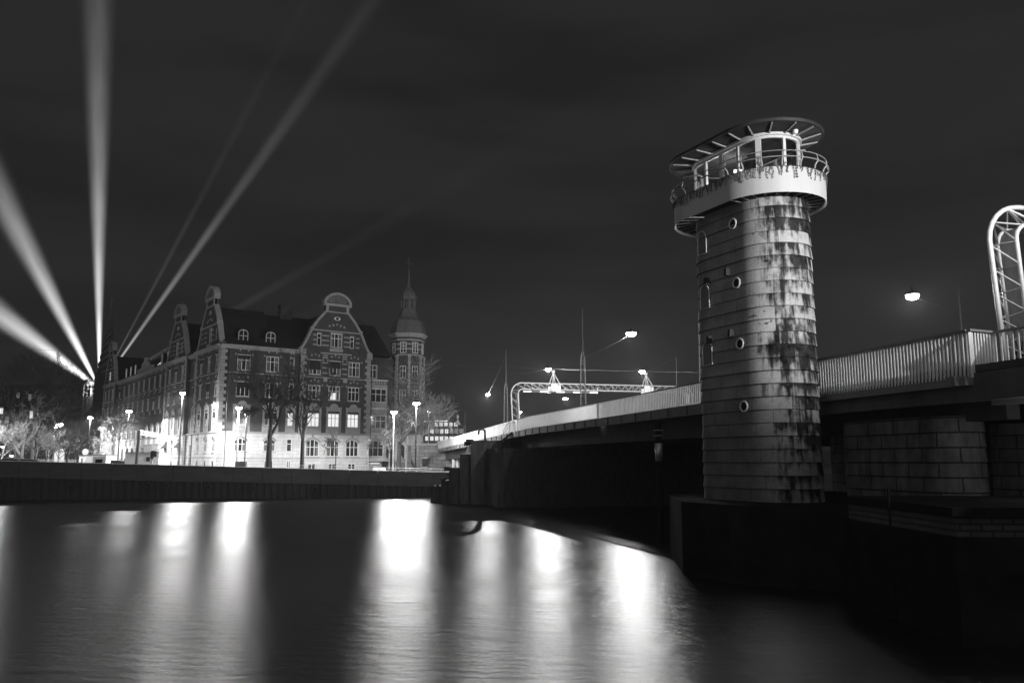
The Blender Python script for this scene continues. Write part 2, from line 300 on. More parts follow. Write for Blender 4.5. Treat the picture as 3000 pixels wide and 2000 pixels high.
def wallgrid(mb, F, a0, a1, z0, z1, holes, o, depth=.3):
    hs = [h for h in holes if h[0] < a1 and h[1] > a0 and h[2] < z1 and h[3] > z0]
    A = sorted({a0, a1, *[max(a0, min(a1, x)) for h in hs for x in h[:2]]}); Z = sorted({z0, z1, *[max(z0, min(z1, x)) for h in hs for x in h[2:4]]})
    for i in range(len(A) - 1):
        for j in range(len(Z) - 1):
            ca, cz = (A[i] + A[i + 1]) / 2, (Z[j] + Z[j + 1]) / 2
            if any(h[0] < ca < h[1] and h[2] < cz < h[3] for h in hs): continue
            mb.face([F(A[i], Z[j], o), F(A[i + 1], Z[j], o), F(A[i + 1], Z[j + 1], o), F(A[i], Z[j + 1], o)])
    for h in hs:
        a, c, y, z = max(a0, h[0]), min(a1, h[1]), max(z0, h[2]), min(z1, h[3])
        for p, q in (((a, y), (c, y)), ((c, y), (c, z)), ((c, z), (a, z)), ((a, z), (a, y))):
            mb.face([F(p[0], p[1], o), F(q[0], q[1], o), F(q[0], q[1], o - depth), F(p[0], p[1], o - depth)])
HOLES = {'F': [], 'L': []}
def window(F, key, s, z0, w, h, o=0., cols=3, tr=.36, pane='glass', arch=False, surround=None, blind=0, parent=None, name='window', pname=None, sur='trim'):
    """a recessed window: frame with mullions (part) > pane, surround (sub-parts)"""
    HOLES[key].append((s - w / 2, s + w / 2, z0, z0 + h))
    b = MB(); oi = o - .13; t = .09; zt = z0 + h; rise = w * .28 if arch else 0
    def top(a): # height of the arch at offset a from the centre
        if not arch: return zt
        R = (w * w / 4 + rise * rise) / (2 * rise); return zt - R + math.sqrt(max(0, R * R - a * a))
    fbox(b, F, s - w / 2, s + w / 2, z0, z0 + t, oi, oi + .08)
    for k in range(cols + 1):
        a = -w / 2 + t / 2 + (w - t) * k / cols; tt = t * (1.15 if 0 < k < cols else 1)
        fbox(b, F, s + a - tt / 2, s + a + tt / 2, z0 + t, (top(a) - (0 if arch else t)), oi, oi + .08)
    if arch:
        n = 10; pts = [(-w / 2 + w * i / n) for i in range(n + 1)]
        for p, q in zip(pts, pts[1:]): b.slab([F(s + p, top(p) - t, oi), F(s + q, top(q) - t, oi), F(s + q, top(q), oi), F(s + p, top(p), oi)], F.n * .08)
    else: fbox(b, F, s - w / 2, s + w / 2, zt - t * 1.3, zt, oi, oi + .09)
    zq = z0 + (h - rise * .3) * (1 - tr)
    if tr: fbox(b, F, s - w / 2 + t, s + w / 2 - t, zq - t / 2, zq + t / 2, oi + .001, oi + .075)
    wo = b.build(name, M['paint'], parent or bld)
    if pname is None: pname = 'pane'
    b = MB(); op = oi - .03
    if arch:
        n = 8; pts = [(-w / 2 + w * i / n) for i in range(n + 1)]
        b.face([F(s - w / 2, z0, op), F(s + w / 2, z0, op)] + [F(s + p, top(p), op) for p in reversed(pts)])
    else: b.face([F(s - w / 2, z0, op), F(s + w / 2, z0, op), F(s + w / 2, zt, op), F(s - w / 2, zt, op)])
    b.build(pname, M[pane], wo)
    if blind:
        b = MB(); fbox(b, F, s - w / 2 + .03, s + w / 2 - .03, zt - h * blind, zt - .1, oi + .085, oi + .105); b.build('blind', M['blind'], wo)
    if pane == 'glass' and random.random() < .45:
        b = MB(); ww = w / 2 - .12; fbox(b, F, s - ww, s - ww * random.uniform(.45, .7), z0 + .1, zt - .15 - rise, op + .008, op + .018); b.build('curtain', M['curtain'], wo)
        b = MB(); fbox(b, F, s + ww * random.uniform(.45, .7), s + ww, z0 + .1, zt - .15 - rise, op + .008, op + .018); b.build('curtain', M['curtain'], wo)
    b = MB()
    if arch:                                                    # spandrels fill the square hole, moulding over the arch
        n = 10; pts = [(-w / 2 + w * i / n) for i in range(n + 1)]
        for p, q in zip(pts, pts[1:]): b.slab([F(s + p, top(p), o - .24), F(s + q, top(q), o - .24), F(s + q, zt + .001, o - .24), F(s + p, zt + .001, o - .24)], F.n * .236)
        R2 = 1.12
        for p, q in zip(pts, pts[1:]):
            b.slab([F(s + p * R2, top(p) + .06, o + .004), F(s + q * R2, top(q) + .06, o + .004), F(s + q * R2 * 1.04, top(q) + .26, o + .004), F(s + p * R2 * 1.04, top(p) + .26, o + .004)], F.n * .1)
        fbox(b, F, s - w / 2 - .12, s + w / 2 + .12, z0 - .16, z0 - .02, o - .1, o + .12)
        fbox(b, F, s - .16, s + .16, zt + .27, ZGC - .05, o + .004, o + .06)
    if surround == 'ped':                                        # first-floor stone frame, apron and arched pediment
        ww = w / 2
        for sg in (-1, 1):
            x0, x1 = sorted((s + sg * (ww + .02), s + sg * (ww + .3))); fbox(b, F, x0, x1, z0 - .95, zt + .3, o + .004, o + .1)
        fbox(b, F, s - ww, s + ww, z0 - .9, z0 - .1, o - .06, o + .03); fbox(b, F, s - ww - .05, s + ww + .05, z0 - .1, z0, o - .06, o + .14)
        fbox(b, F, s - ww - .3, s + ww + .3, zt + .3, zt + .75, o + .004, o + .1)
        n = 12; R = w * .36; zz = zt + .95
        b.slab([F(s - ww - .3, zt + .75, o + .004), F(s + ww + .3, zt + .75, o + .004), F(s + ww + .42, zt + .98, o + .004), F(s + ww * .62, zt + .98, o + .004)] +
               [F(s + R * math.cos(math.pi * i / n), zz + R * .85 * math.sin(math.pi * i / n), o + .004) for i in range(1, n)] + [F(s - ww * .62, zt + .98, o + .004), F(s - ww - .42, zt + .98, o + .004)], F.n * .16)
    elif surround == 'keys':                                     # pale blocks in the relieving arch and beside the head
        for dx, dz in ((-.62, .62), (0, .82), (.62, .62), (-w / 2 - .28, .0), (w / 2 + .28, .0)):
            fbox(b, F, s + dx * (w / 2 if abs(dx) < .7 else 1) - .12, s + dx * (w / 2 if abs(dx) < .7 else 1) + .12, zt + dz - .13, zt + dz + .15, o + .004, o + .07)
        fbox(b, F, s - w / 2 - .06, s + w / 2 + .06, z0 - .14, z0 - .02, o - .1, o + .1)
    elif surround == 'lintel':
        fbox(b, F, s - w / 2 - .05, s + w / 2 + .05, zt + .01, zt + .12, o + .004, o + .06)
    if b.f: b.build('surround', M[sur], wo)
    return wo
FRONT = [3.4, 7.7, 10.75]; GAB = [14.3, 17.6, 20.87]; OG = .3
# front wing and front gable pavilion
for F3, (z0, h) in (('F3', (16.0, 2.3)), ('F2', (12.15, 2.2))):
    for i, s in enumerate(FRONT):
        window(FF, 'F', s, z0, 1.95 if i < 2 else .75, h, cols=3 if i < 2 else 1, surround='keys', blind=.27 if (F3 == 'F3' and i == 0) else (.42 if F3 == 'F2' and i == 0 else 0))
    for i, s in enumerate(GAB):
        bl = {('F3', 0): .68, ('F3', 1): .52}.get((F3, i), 0)
        window(FF, 'F', s, z0, 1.95, h, o=OG, surround='keys', blind=bl)
for i, s in enumerate(FRONT): window(FF, 'F', s, 8.0, 1.85 if i < 2 else .9, 2.0, cols=3 if i < 2 else 1, surround='ped', pane='lith' if i == 2 else 'glass', blind=.5 if i < 2 else 0)
for i, s in enumerate(GAB): window(FF, 'F', s, 8.0, 1.9, 2.1, o=OG, surround='ped', pane='lith')
b = MB(); fbox(b, FF, 16.75, 18.5, 12.25, 13.3, OG - .155, OG - .15); b.build('lit_desk_area', M['lith'], bld)
for i, s in enumerate(FRONT): window(FF, 'F', s, 4.2, 1.8 if i < 2 else .8, 1.9, cols=3 if i < 2 else 1, arch=i < 2, sur='trim', tr=.4)
for i, s in enumerate(GAB): window(FF, 'F', s, 3.5, 2.1, 2.6, o=OG, arch=True, tr=.42)
for s, w in ((3.4, 1.4), (7.7, 1.4), (10.75, .6)): window(FF, 'F', s, 1.75, w, 1.15, cols=2, tr=0, name='basement_window')
for s in GAB: window(FF, 'F', s, 1.5, 1.25, .95, o=OG, cols=2, tr=0, name='basement_window')
PED = 20.35
for s, w, z0, h in ((14.83, .7, 20.5, 1.95), (17.72, 1.95, 20.4, 2.25), (20.35, .7, 20.45, 1.9)): window(FF, 'G', s, z0, w, h, o=OG, cols=3 if w > 1 else 1, surround='lintel', name='attic_window') if HOLES.setdefault('G', []) is not None else 0
wb, ws = MB(), MB()
def mural(F, key, a0, a1, o, zlo=ZG - .1, zmid=ZGC, zhi=ZC, mb_b=None, mb_s=None):
    wallgrid(mb_s, F, a0, a1, zlo, zmid, HOLES[key], o); wallgrid(mb_b, F, a0, a1, zmid, zhi, HOLES[key], o)
mural(FF, 'F', 0, 11.9, 0, mb_b=wb, mb_s=ws); mural(FF, 'F', 11.9, 23.75, OG, mb_b=wb, mb_s=ws)
for a in (11.9, 23.75):
    wb.face([FF(a, ZGC, -.5), FF(a, ZGC, OG), FF(a, ZC, OG), FF(a, ZC, -.5)]); ws.face([FF(a, ZG, -.5), FF(a, ZG, OG), FF(a, ZGC, OG), FF(a, ZGC, -.5)])
# gable outline (s, z); also reused for the side gables with a narrower width
GOUT = [(-6.15, 19.85), (-5.6, 20.15), (-4.95, 21.4), (-4.2, 23.1), (-3.2, 24.6), (-1.95, 26.05), (-1.95, 27.3)]
GTOP = [(-2.35, 27.35), (-2.3, 27.75), (-1.95, 28.35), (-1.1, 28.95), (0, 29.2)]
def gable(F, key, sc_, half, o, scz=1.0):
    k = half / 6.0; L = [(x * k, z) for x, z in GOUT]; prof = L + [(-x, z) for x, z in reversed(L)]
    wall = MB()
    # strip fill with holes: slices between profile heights
    zs = sorted({z for _, z in GOUT} | {ZC}); hol = HOLES.get(key, [])
    def halfw(z):
        for (x0, z0_), (x1, z1_) in zip(L, L[1:]):
            if z0_ <= z <= z1_: return -(x0 + (x1 - x0) * (z - z0_) / max(1e-6, z1_ - z0_))
        return -L[0][0]
    bands = sorted({*zs, 27.3, *[h[2] for h in hol if sc_ - half < h[0] < sc_ + half], *[h[3] for h in hol if sc_ - half < h[0] < sc_ + half]})
    for z0_, z1_ in zip(bands, bands[1:]):
        h0, h1 = halfw(z0_ + 1e-5), halfw(z1_ - 1e-5); zc_ = (z0_ + z1_) / 2
        cuts = sorted([(h[0], h[1]) for h in hol if h[2] < zc_ < h[3] and sc_ - half < h[0] < sc_ + half]); xs0, xs1 = sc_ - h0, sc_ - h1
        for c0, c1 in cuts:
            wall.face([F(xs0, z0_, o), F(c0, z0_, o), F(c0, z1_, o), F(xs1, z1_, o)]); xs0 = xs1 = c1
        wall.face([F(xs0, z0_, o), F(sc_ + h0, z0_, o), F(sc_ + h1, z1_, o), F(xs1, z1_, o)])
    wall.slab([F(sc_ + x, z, o - .31) for x, z in [(L[0][0], ZC)] + prof + [(-L[0][0], ZC)]], F.n * -.35)
    for h in hol:
        if sc_ - half < h[0] < sc_ + half:
            for p, q in (((h[0], h[2]), (h[1], h[2])), ((h[1], h[2]), (h[1], h[3])), ((h[1], h[3]), (h[0], h[3])), ((h[0], h[3]), (h[0], h[2]))): wall.face([F(p[0], p[1], o), F(q[0], q[1], o), F(q[0], q[1], o - .3), F(p[0], p[1], o - .3)])
    wl = wall.build('gable_wall', M['brick_f'] if F is FF else M['brick_l'], bld)
    tr = MB()
    # thick scrolled coping
    for sg in (1, -1):
        for i in range(len(L) - 2):
            (x0, z0_), (x1, z1_) = L[i], L[i + 1]
            n = Vector((-(z1_ - z0_), (x1 - x0))); n.normalize(); th = .42
            q = [(x0, z0_), (x1, z1_), (x1 + n.x * th * .25, z1_ + n.y * th * .25), (x0 + n.x * th * .25, z0_ + n.y * th * .25)]
            q2 = [(x0 - n.x * th * .6, z0_ - n.y * th * .6), (x1 - n.x * th * .6, z1_ - n.y * th * .6), (x1, z1_), (x0, z0_)]
            for qq, o0, dd in ((q, o - .66, .78), (q2, o + .004, .1)): tr.slab([F(sc_ + sg * x, z, o0) for x, z in qq], F.n * dd)
    # small kink blocks, shaft cornice, arched cap with shell
    for sg in (1, -1): fbox(tr, F, *sorted((sc_ + sg * 4.35 * k, sc_ + sg * 4.0 * k)), 22.95, 23.35, o - .6, o + .2)
    fbox(tr, F, sc_ - 2.1 * k, sc_ + 2.1 * k, 25.9, 26.1, o - .66, o + .16)
    fbox(tr, F, sc_ - 2.3 * k, sc_ + 2.3 * k, 26.95, 27.35, o - .7, o + .26)
    for sg in (1, -1): fbox(tr, F, *sorted((sc_ + sg * 1.95 * k, sc_ + sg * 1.5 * k)), 26.1, 26.95, o + .004, o + .12)
    cap = [(x * k, z) for x, z in GTOP] + [(-x * k, z) for x, z in reversed(GTOP[:-1])]
    for (x0, z0_), (x1, z1_) in zip(cap, cap[1:]):
        c0, c1 = Vector((x0 * .82, 27.35 + (z0_ - 27.35) * .8)), Vector((x1 * .82, 27.35 + (z1_ - 27.35) * .8))
        tr.slab([F(sc_ + x0, z0_, o - .7), F(sc_ + x1, z1_, o - .7), F(sc_ + c1.x, c1.y, o - .7), F(sc_ + c0.x, c0.y, o - .7)], F.n * .96)
    hb = MB(); hb.slab([F(sc_ + x * .83, 27.35 + (z - 27.35) * .82, o - .6) for x, z in cap], F.n * .5); hb.build('shell_niche', M['shell'], bld)
    for i in range(1, 9):                                       # ribs of the shell
        an = math.pi * i / 9; tr.tube([F(sc_ + .5 * k * math.cos(an), 27.45 + .3 * math.sin(an), o - .06), F(sc_ + 1.6 * k * math.cos(an), 27.4 + 1.2 * math.sin(an), o - .04)], [.03, .06], 4)
    # stone courses of the attic, blocks of the relieving arch, name panel
    for z in (20.55, 21.3, 22.05):
        for x0, x1 in ((-3.9, -3.3), (-2.5, -1.25), (1.25, 2.5), (3.3, 3.9)): fbox(tr, F, sc_ + x0 * k, sc_ + x1 * k, z, z + .2, o + .004, o + .04)
    fbox(tr, F, sc_ - 4.15 * k, sc_ + 4.15 * k, 22.85, 23.05, o + .004, o + .12)
    for a_ in (-2, -1, 0, 1, 2): x = a_ * .62 * k; fbox(tr, F, sc_ + x - .13, sc_ + x + .13, 23.9 - abs(a_) * .17, 24.25 - abs(a_) * .17, o + .004, o + .05)
    fbox(tr, F, sc_ - 1.1 * k, sc_ + 1.1 * k, 19.75, 20.25, o + .004, o + .06)
    fbox(tr, F, sc_ - 2.6 * k, sc_ + 2.6 * k, 19.3, 19.5, o + .03, o + .2)
    tr.lathe
    tr.build('gable_trim', M['trim'], bld)
    e = MB(); e.mi = 0; n = 14
    e.slab([F(sc_ + .55 * math.cos(2 * math.pi * i / n), 25.0 + .3 * math.sin(2 * math.pi * i / n), o + .01) for i in range(n)], F.n * .06)
    e.mi = 1; e.slab([F(sc_ + .26 * math.cos(2 * math.pi * i / n), 25.0 + .23 * math.sin(2 * math.pi * i / n), o + .075) for i in range(n)], F.n * .01)
    e.build('oval_window', [M['paint'], M['blind']], bld)
    # roof of the pavilion running back from the gable
    r = MB(); dp = 7.5; ze, zr = ZC, 25.3
    for sg in (1, -1):
        pts = [(L[0][0], ZC)] + L[1:6] + [(0, 26.2)]
        for (x0, z0_), (x1, z1_) in zip(pts, pts[1:]): r.face([F(sc_ + sg * x0 * -.95, z0_ - .35, o - .66), F(sc_ + sg * x1 * -.95, z1_ - .35, o - .66), F(sc_ + sg * x1 * -.95, z1_ - .35, o - dp), F(sc_ + sg * x0 * -.95, z0_ - .35, o - dp)])
    r.build('gable_roof', M['roof'], bld)
gable(FF, 'G', 17.72, 6.0, OG)
# ---- side facade: pavilion B 0..12.5, link, pavilion A 17.8..31, long middle 31..74, pavilion C 74..86
OB, OM = 0., -.45
for cen, o in ((( 1.6, 5.55, 9.5), OB), ((20.1, 24.3, 28.3), OB), ((76.3, 80.1, 83.8), OB)):
    far = cen[0] > 70
    for i, s in enumerate(cen):
        A_ = cen[0] == 20.1; B__ = cen[0] == 1.6
        window(FL, 'L', s, 16.0, 1.55, 2.3, o=o, cols=2, surround='keys', blind=.3 if (B__ and i == 2) or (A_ and i == 1) else 0)
        window(FL, 'L', s, 12.15, 1.55, 2.2, o=o, cols=2, surround='keys', blind=.6 if (B__ and i == 1) or (A_ and i == 1) else 0)
        window(FL, 'L', s, 8.0, 1.55, 2.0, o=o, cols=2, surround='ped', pane='lith' if A_ or (far and i == 1) else 'glass', blind=0 if A_ or far else .5)
        if not far:
            window(FL, 'L', s, 4.1, 1.3, 2.1, o=o, cols=2, arch=True); window(FL, 'L', s, 1.9, 1.0, 1.0, o=o, cols=1, tr=0, name='basement_window')
window(FL, 'L', 14.2, 16.0, 1.6, 2.3, o=OM, cols=2, surround='keys', pane='lit'); window(FL, 'L', 14.2, 12.15, 1.6, 2.2, o=OM, cols=2, surround='keys', blind=.45); window(FL, 'L', 14.2, 8.0, 1.6, 2.0, o=OM, cols=2, surround='ped')
HOLES['L'].append((13.4, 15.6, GROUND, 5.2)); b = MB(); fbox(b, FL, 13.5, 15.5, GROUND, 5.1, OM - .35, OM - .3); b.build('door', M['dark'], bld)
MID = [32.9, 36.6, 40.7, 44.9, 49.2, 53.5, 57.8, 62.2, 66.7, 71.2]
for i, s in enumerate(MID):
    window(FL, 'L', s, 16.0, 1.5, 2.2, o=OM, cols=2, surround='keys', blind=.4 if i == 9 else 0)
    window(FL, 'L', s, 12.15, 1.5, 2.2, o=OM, cols=2, surround='keys', blind=.35 if i == 2 else 0)
    if i < 4: window(FL, 'L', s, 5.8, 2.4, 3.6, o=OM, cols=3, tr=.3, pane='lith', arch=True)
    else: window(FL, 'L', s, 5.6, 1.5, 3.0, o=OM, cols=2, tr=.3, pane='lit' if i in (4, 5, 6) else 'glass'); window(FL, 'L', s, 2.0, 1.0, 1.3, o=OM, cols=1, tr=0, name='basement_window')
for s, hf in ((5.55, 'H'), (24.3, 'I')):
    HOLES.setdefault(hf, []); window(FL, hf, s, 20.4, 1.6, 2.1, o=OB, cols=2, surround='lintel', name='attic_window'); window(FL, hf, s - 2.75, 20.5, .5, 1.8, o=OB, cols=1, name='attic_window')
HOLES.setdefault('J', []); window(FL, 'J', 80.1, 20.4, 1.6, 2.0, o=OB, cols=2, pane='lit', name='attic_window')
wl, wsl = MB(), MB()
for a0, a1, o in ((0, 12.5, OB), (12.5, 17.8, OM), (17.8, 31, OB), (31, 74, OM), (74, 86, OB)):
    mural(FL, 'L', a0, a1, o, mb_b=wl, mb_s=wsl)
    for a in (a0, a1): wl.face([FL(a, ZGC, -.9), FL(a, ZGC, OB), FL(a, ZC, OB), FL(a, ZC, -.9)]) if o == OB else 0; wsl.face([FL(a, ZG, -.9), FL(a, ZG, OB), FL(a, ZGC, OB), FL(a, ZGC, -.9)]) if o == OB else 0
gable(FL, 'H', 6.2, 6.0, OB); gable(FL, 'I', 24.4, 6.3, OB); gable(FL, 'J', 80.0, 5.9, OB)
# backs and courtyard walls so that the block is solid
D = 13.0
for F, L_, mb in ((FF, 24, wb), (FL, 86, wl)): mb.face([F(-0 + (D if F is FL else 0), ZG, -D), F(L_, ZG, -D), F(L_, ZC, -D), F((D if F is FL else 0), ZC, -D)])
wl.face([FL(86, ZG, -D), FL(86, ZG, 0), FL(86, ZC, 0), FL(86, ZC, -D)])
wb.build('wall', M['brick_f'], bld); ws.build('stone_base', M['stone_f'], bld); wl.build('side_wall', M['brick_l'], bld); wsl.build('side_stone_base', M['stone_l'], bld)
# quoins, cornice, string courses, plinth
tr = MB()
def quoin(F, a, o, side=1, z0=ZGC, z1=ZC - .3):
    z = z0; i = 0
    while z < z1:
        w = .95 if i % 2 else .62; fbox(tr, F, *sorted((a, a + side * w)), z, min(z + .5, z1) - .03, o + .004, o + .09); z += .5; i += 1
for a, sd in ((.0, 1),): quoin(FF, a, 0, sd)
quoin(FF, 11.95, OG, 1); quoin(FF, 23.7, OG, -1)
for a, sd in ((0, 1), (12.5, -1), (17.8, 1), (31, -1), (74, 1), (86, -1)): quoin(FL, a, OB, sd)
def course(F, a0, a1, z, h, o, pr): fbox(tr, F, a0, a1, z, z + h, o + .003, o + pr)
for F, segs in ((FF, ((-.1, 11.88, 0), (11.92, 23.85, OG))), (FL, ((-.1, 12.5, OB), (12.52, 17.78, OM), (17.8, 31, OB), (31.02, 73.98, OM), (74, 86, OB)))):
    for a0, a1, o in segs:
        course(F, a0, a1, ZS3 - .14, .14, o, .13); course(F, a0, a1, ZGC - .05, .22, o, .16); course(F, a0, a1, 3.15 if F is FF else 3.3, .1, o, .06)
        if not (F is FF and o == OG): course(F, a0, a1, ZC - .55, .22, o, .2); course(F, a0, a1, ZC - .33, .16, o, .34); course(F, a0, a1, ZC - .17, .2, o, .5)
for a in (12.1, 23.3): fbox(tr, FF, a - .35, a + .55, ZC - .7, ZC + .25, OG + .003, OG + .35)
for s in (15.9, 19.2):                                            # pilaster strips and corbels of the front gable
    fbox(tr, FF, s - .3, s + .3, ZS3 - .7, ZS3 - .15, OG + .14, OG + .4)
    for z in (16.2, 17.0, 17.8, 18.6, 18.95): fbox(tr, FF, s - .42, s + .42, z, z + .2, OG + .004, OG + .06)
for s0 in MID[:9]: fbox(tr, FL, s0 + 1.9, s0 + 2.25, 11.2, 11.9, OM + .004, OM + .2); fbox(tr, FL, s0 + 1.9, s0 + 2.25, 15.0, 15.9, OM + .14, OM + .3); fbox(tr, FL, s0 + 1.9, s0 + 2.3, 18.7, 19.0, OM + .004, OM + .2)
for s0 in MID[:8]: fbox(tr, FL, s0 + 1.8, s0 + 2.3, GROUND, 5.3, OM + .004, OM + .3)
tr.build('stone_trim', M['trim'], bld)
for a, F, o in ((1.15, FF, .05), (23.95, FF, .2), (12.9, FL, OM), (17.3, FL, OM), (74.0 - .5, FL, OM)):
    b = MB(); b.tube([F(a, ZC - .6, o + .14), F(a, 2.9, o + .14), F(a, 1.6, o + .2)], .07, 6); b.build('drainpipe', M['dark'], bld)
# roofs: front wing and side wing, each a steep pitched roof
r = MB(); ZR = 25.7
def pitched(F, a0, a1, o_out, dep, ze, zr, hip0=0, hip1=0):
    e0, e1, g0, g1 = F(a0, ze, o_out + .3), F(a1, ze, o_out + .3), F(a0, ze, o_out - dep), F(a1, ze, o_out - dep)
    m0, m1 = F(a0 + hip0, zr, o_out - dep / 2), F(a1 - hip1, zr, o_out - dep / 2); r.face([e0, e1, m1, m0]); r.face([g1, g0, m0, m1]); r.face([g0, e0, m0]); r.face([e1, g1, m1])
pitched(FF, -.2, 27.5, 0, D, ZC + .03, ZR, 6.5, 0); pitched(FL, -.2, 31.5, -.1, D, ZC + .03, ZR, 6.5, 4); pitched(FL, 31.5, 86, -.5, D, ZC + .03, 24.6, 0, 4)
r.build('roof', M['roof'], bld)
for F, s, o, dep, w, h, z in ((FF, 11.8, 0, 6.5, 2.0, 2.1, 25.2), (FL, 33.5, 0, 6.5, 2.6, 2.4, 24.6), (FL, 48.5, 0, 6.0, 1.8, 2.3, 24.0), (FF, 25.0, 0, 7, 1.0, .9, 24.9)):
    b = MB(); fbox(b, F, s - w / 2, s + w / 2, z - 1.2, z + h, -dep + .6, -dep - .6); fbox(b, F, s - w / 2 - .1, s + w / 2 + .1, z + h, z + h + .2, -dep + .7, -dep - .7)
    for k in range(3): c = F(s - w / 3 + w / 3 * k, 0, -dep); b.lathe((c.x, c.y, z + h + .2), [(.2, 0), (.16, .5)], 8)
    b.build('chimney', M['brick_f'], bld)
def dormer(F, s, z0, w, h, o, pane):
    b = MB(); b.slab([F(s - w / 2 - .2, z0 - .3, o), F(s + w / 2 + .2, z0 - .3, o), F(s + w / 2 + .2, z0 + h * .75, o)] + [F(s + (w / 2 + .2) * math.cos(math.pi * i / 8), z0 + h * .75 + h * .35 * math.sin(math.pi * i / 8), o) for i in range(1, 8)] + [F(s - w / 2 - .2, z0 + h * .75, o)], F.n * -3.2)
    d = b.build('dormer', M['roof'], bld)
    b = MB(); n = 8; t = .1; pts = [(-w / 2, z0)] + [(w / 2 * math.cos(math.pi - math.pi * i / n), z0 + h * .78 + h * .22 * math.sin(math.pi * i / n)) for i in range(n + 1)] + [(w / 2, z0)]
    for (x0, a0), (x1, a1) in zip(pts, pts[1:]): b.tube([F(s + x0, a0, o + .05), F(s + x1, a1, o + .05)], .06, 4)
    b.tube([F(s - w / 2, z0, o + .05), F(s + w / 2, z0, o + .05)], .05, 4); b.tube([F(s, z0, o + .05), F(s, z0 + h, o + .05)], .06, 4); b.tube([F(s - w / 2, z0 + h * .58, o + .05), F(s + w / 2, z0 + h * .58, o + .05)], .05, 4)
    b.build('window_frame', M['paint'], d); b = MB(); b.face([F(s + x, a, o + .02) for x, a in pts]); b.build('pane', M[pane], d)
for s in (3.35, 7.5): dormer(FF, s, 19.95, 1.35, 2.1, -.75, 'glass')
for s, p in ((34.4, 'lit'), (38.8, 'glass'), (60.2, 'lit'), (64.4, 'lit'), (68.6, 'lit')): dormer(FL, s, 20.2, .9, 2.0, -1.1, p)
b = MB(); b.slab([FL(44, ZC, -.5), FL(56, ZC, -.5), FL(56, ZC + 1.1, -.5), FL(52.5, ZC + 1.1, -.5), FL(52.2, ZC + 2.0, -.5), FL(50.8, ZC + 2.2, -.5), FL(50.6, ZC + 3, -.5), FL(49.4, ZC + 3, -.5), FL(49.2, ZC + 2.2, -.5), FL(47.8, ZC + 2.0, -.5), FL(47.5, ZC + 1.1, -.5), FL(44, ZC + 1.1, -.5)], FL.n * -.5)
b.build('roof_parapet', M['trim'], bld)
b = MB(); b.tube([FL(46.5, 23.8, -6), FL(46.3, 33.6, -6)], [.09, .04], 6); b.lathe(FL(46.3, 33.55, -6), [(.12, 0), (.12, .15)], 8); b.build('flagpole', M['trim'], bld)
b = MB()
for i, x in enumerate((41.3, 43.0)): b.slab([FL(x, 20.6, -1.45), FL(x + .7, 20.6, -1.45), FL(x + .7 , 22.0, -2.7), FL(x, 22.0, -2.7)], FL.n * .05)
b.build('skylight', M['lit'], bld)
for s in (28.4, 20.2):
    b = MB(); b.slab([FL(s - .9, 6.0, .1), FL(s - .9, 4.9, 1.1), FL(s - .9, 4.9, .1)], FL.d * 1.8); b.build('awning', M['cabinet'], bld)
# recessed link with bay between front gable and turret
KH = 'K'; HOLES[KH] = []
OK_ = -1.2
for z0, h, w in ((12.2, 2.2, 2.9), (7.95, 2.15, 2.9)): window(FF, KH, 25.5, z0, w, h, o=-.2, cols=3, tr=.42)
window(FF, KH, 25.2, 3.5, 2.8, 2.6, o=-.2, cols=3, arch=True, tr=.4)
window(FF, KH, 24.9, 16.1, 1.6, 2.2, o=OK_, cols=2)
b, c, e = MB(), MB(), MB()
wallgrid(b, FF, 23.76, 27.1, ZGC, 15.0, HOLES[KH], -.2); wallgrid(e, FF, 23.76, 27.1, 3.2, ZGC, HOLES[KH], -.2); wallgrid(c, FF, 23.76, 28.5, 15.0, ZC, HOLES[KH], OK_)
b.face([FF(27.1, 3.2, -.2), FF(27.1, 3.2, -3), FF(27.1, 15, -3), FF(27.1, 15, -.2)]); c.face([FF(27.1, ZG, -1.3), FF(29, ZG, -1.3), FF(29, ZC, -1.3), FF(27.1, ZC, -1.3)])
b.face([FF(23.76, 15, -.2), FF(27.1, 15, -.2), FF(27.1, 15, -3), FF(23.76, 15, -3)]); e.face([FF(23.76, ZG, -1.5), FF(27.1, ZG, -1.5), FF(27.1, 3.2, -1.5), FF(23.76, 3.2, -1.5)])
for z in (11.0, 6.95, 3.1): fbox(e, FF, 23.76, 27.25, z, z + .3, -.197, -.0)
for i in range(11): p = FF(23.9 + i * .3, 0, -.35); e.lathe((p.x, p.y, 15.05), [(.05, 0), (.09, .25), (.05, .6)], 6)
fbox(e, FF, 23.7, 27.2, 15.65, 15.85, -.5, -.2); fbox(e, FF, 23.7, 27.3, 2.75, 3.1, -1.5, .5)
b.build('bay_wall', M['trim'], bld); e.build('bay_stonework', M['stone_f'], bld); c.build('link_wall', M['brick_f'], bld)
b = MB(); fbox(b, FF, 24.1, 26.6, 2.35, 2.5, -1.45, -1.4); b.build('shop_light', M['lith'], bld)
